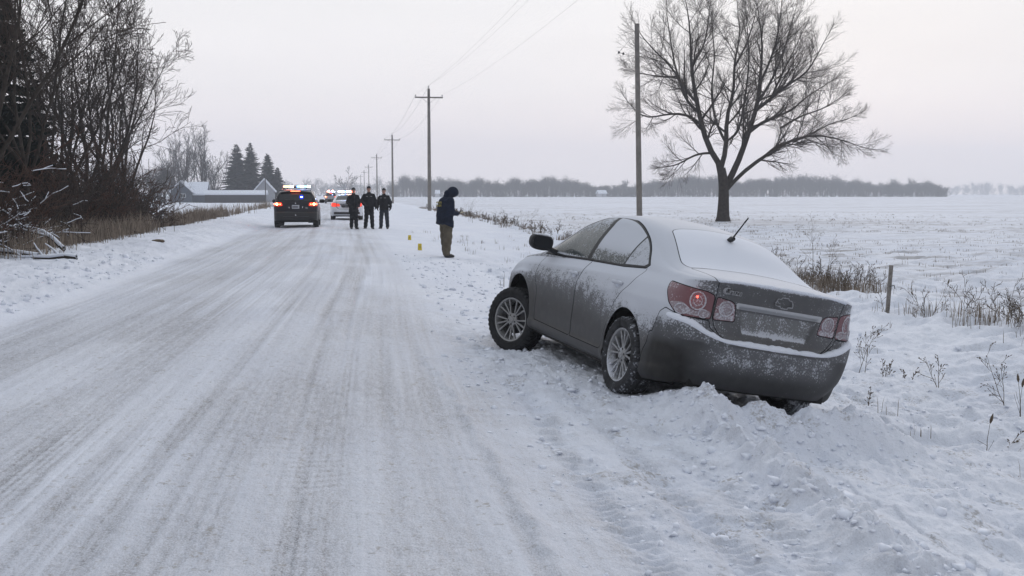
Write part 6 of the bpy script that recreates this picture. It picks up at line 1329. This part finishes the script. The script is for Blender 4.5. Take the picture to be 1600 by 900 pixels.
gable('barn', 'pale barn with a snow covered roof behind the conifers', 'barn', 398, 428, 242, 10, 2.8, 5.2, mat('pale_boards', (.33, .34, .37), .9), 'y')
b = on(415, 228); root = empty('farm_pole', b); q = MB(); q.tube([(0, 0, 0), (0, 0, 6.7)], [.12, .09], 8); q.build('post', bark_far, root, True); q = MB(); q.box((0, 0, 6.3), (1.2, .10, .12)); q.build('crossarm', bark_far, root); tag(root, 'thin dark pole in front of the barn by the conifers', 'pole')
for (px, H, Rw, sd, lab) in ((371, 13.6, 5.4, 51, 'left one of the three tall conifers behind the farm shed'), (392, 13.9, 5.2, 52, 'middle and tallest conifer behind the farm shed'), (419, 11.4, 4.0, 53, 'right conifer at the end of the farm shed, smooth and dense')):
    conifer(on(px, 247), H, Rw, sd, lab, 'conifers at the farm', dens=1.25 if sd < 53 else 1.4, full=0 if sd < 53 else 1)
conifer(on(434, 248), 8.2, 3.2, 54, 'short conifer rightmost beside the farm', 'conifers at the farm', dens=1.2, full=1)
for (px, H, sd, lab) in ((293, 16.6, 71, 'broad bare tree rising behind the farmhouse roof'), (316, 16, 72, 'bare tree with a forked trunk right of the farmhouse'), (334, 11, 73, 'smaller bare tree left of the conifers'), (275, 14.5, 74, 'bare tree left of the farmhouse, thin crown')):
    bare_tree(on(px, 246), H, sd, lab, 'bare trees around the farm', (0, 0), .42, 2, .9, .024, bark_far, lev=2, r0=H * .02, fork=.15)
# white farm houses far across the right field
for (px, Y, n) in ((684, 570, 1), (938, 570, 2), (945, 575, 3)):
    gable('farmhouse', {1: 'tiny white farmhouse in a gap of the far woods, behind the power poles', 2: 'tiny white house before the far woods left of the lone pole', 3: 'tiny pale shed beside the white house before the far woods'}[n], 'house', px - 2.2, px + 2.8, Y, 6, 2.2, 3.8, mat('pale_wall', (.40, .41, .44), .8), 'x')
# dark clod lying on the left bank
b = gpt(247, 379); 
def f(X, Y, Z): return np.sqrt((X / .17) ** 2 + (Y / .1) ** 2 + (Z / .05) ** 2) * .08 - .08 + .012 * np.sin(X * 40) * np.sin(Y * 50)
V, Fq = surface_nets(f, (-.24, -.16, -.09), (.24, .16, .09), .02); o = mesh_obj('clod', V + np.array([b.x, b.y, b.z + .03]), Fq, weedm, None, True); tag(o, 'dark lump lying on the left snow bank', 'clod')

# ---- haze
hz = MB(); hz.box((100, 780, 38), (2600, 1760, 84)); hm = bpy.data.materials.new('haze'); hm.use_nodes = True; t = hm.node_tree; t.nodes.clear(); vo = t.nodes.new('ShaderNodeVolumePrincipled'); vo.inputs['Density'].default_value = .00075; vo.inputs['Color'].default_value = (.88, .92, .99, 1); vo.inputs['Anisotropy'].default_value = .2; mo = t.nodes.new('ShaderNodeOutputMaterial'); t.links.new(vo.outputs[0], mo.inputs['Volume'])
ho = hz.build('haze', hm); tag(ho, kind='stuff', label='thin pale winter haze over the fields')
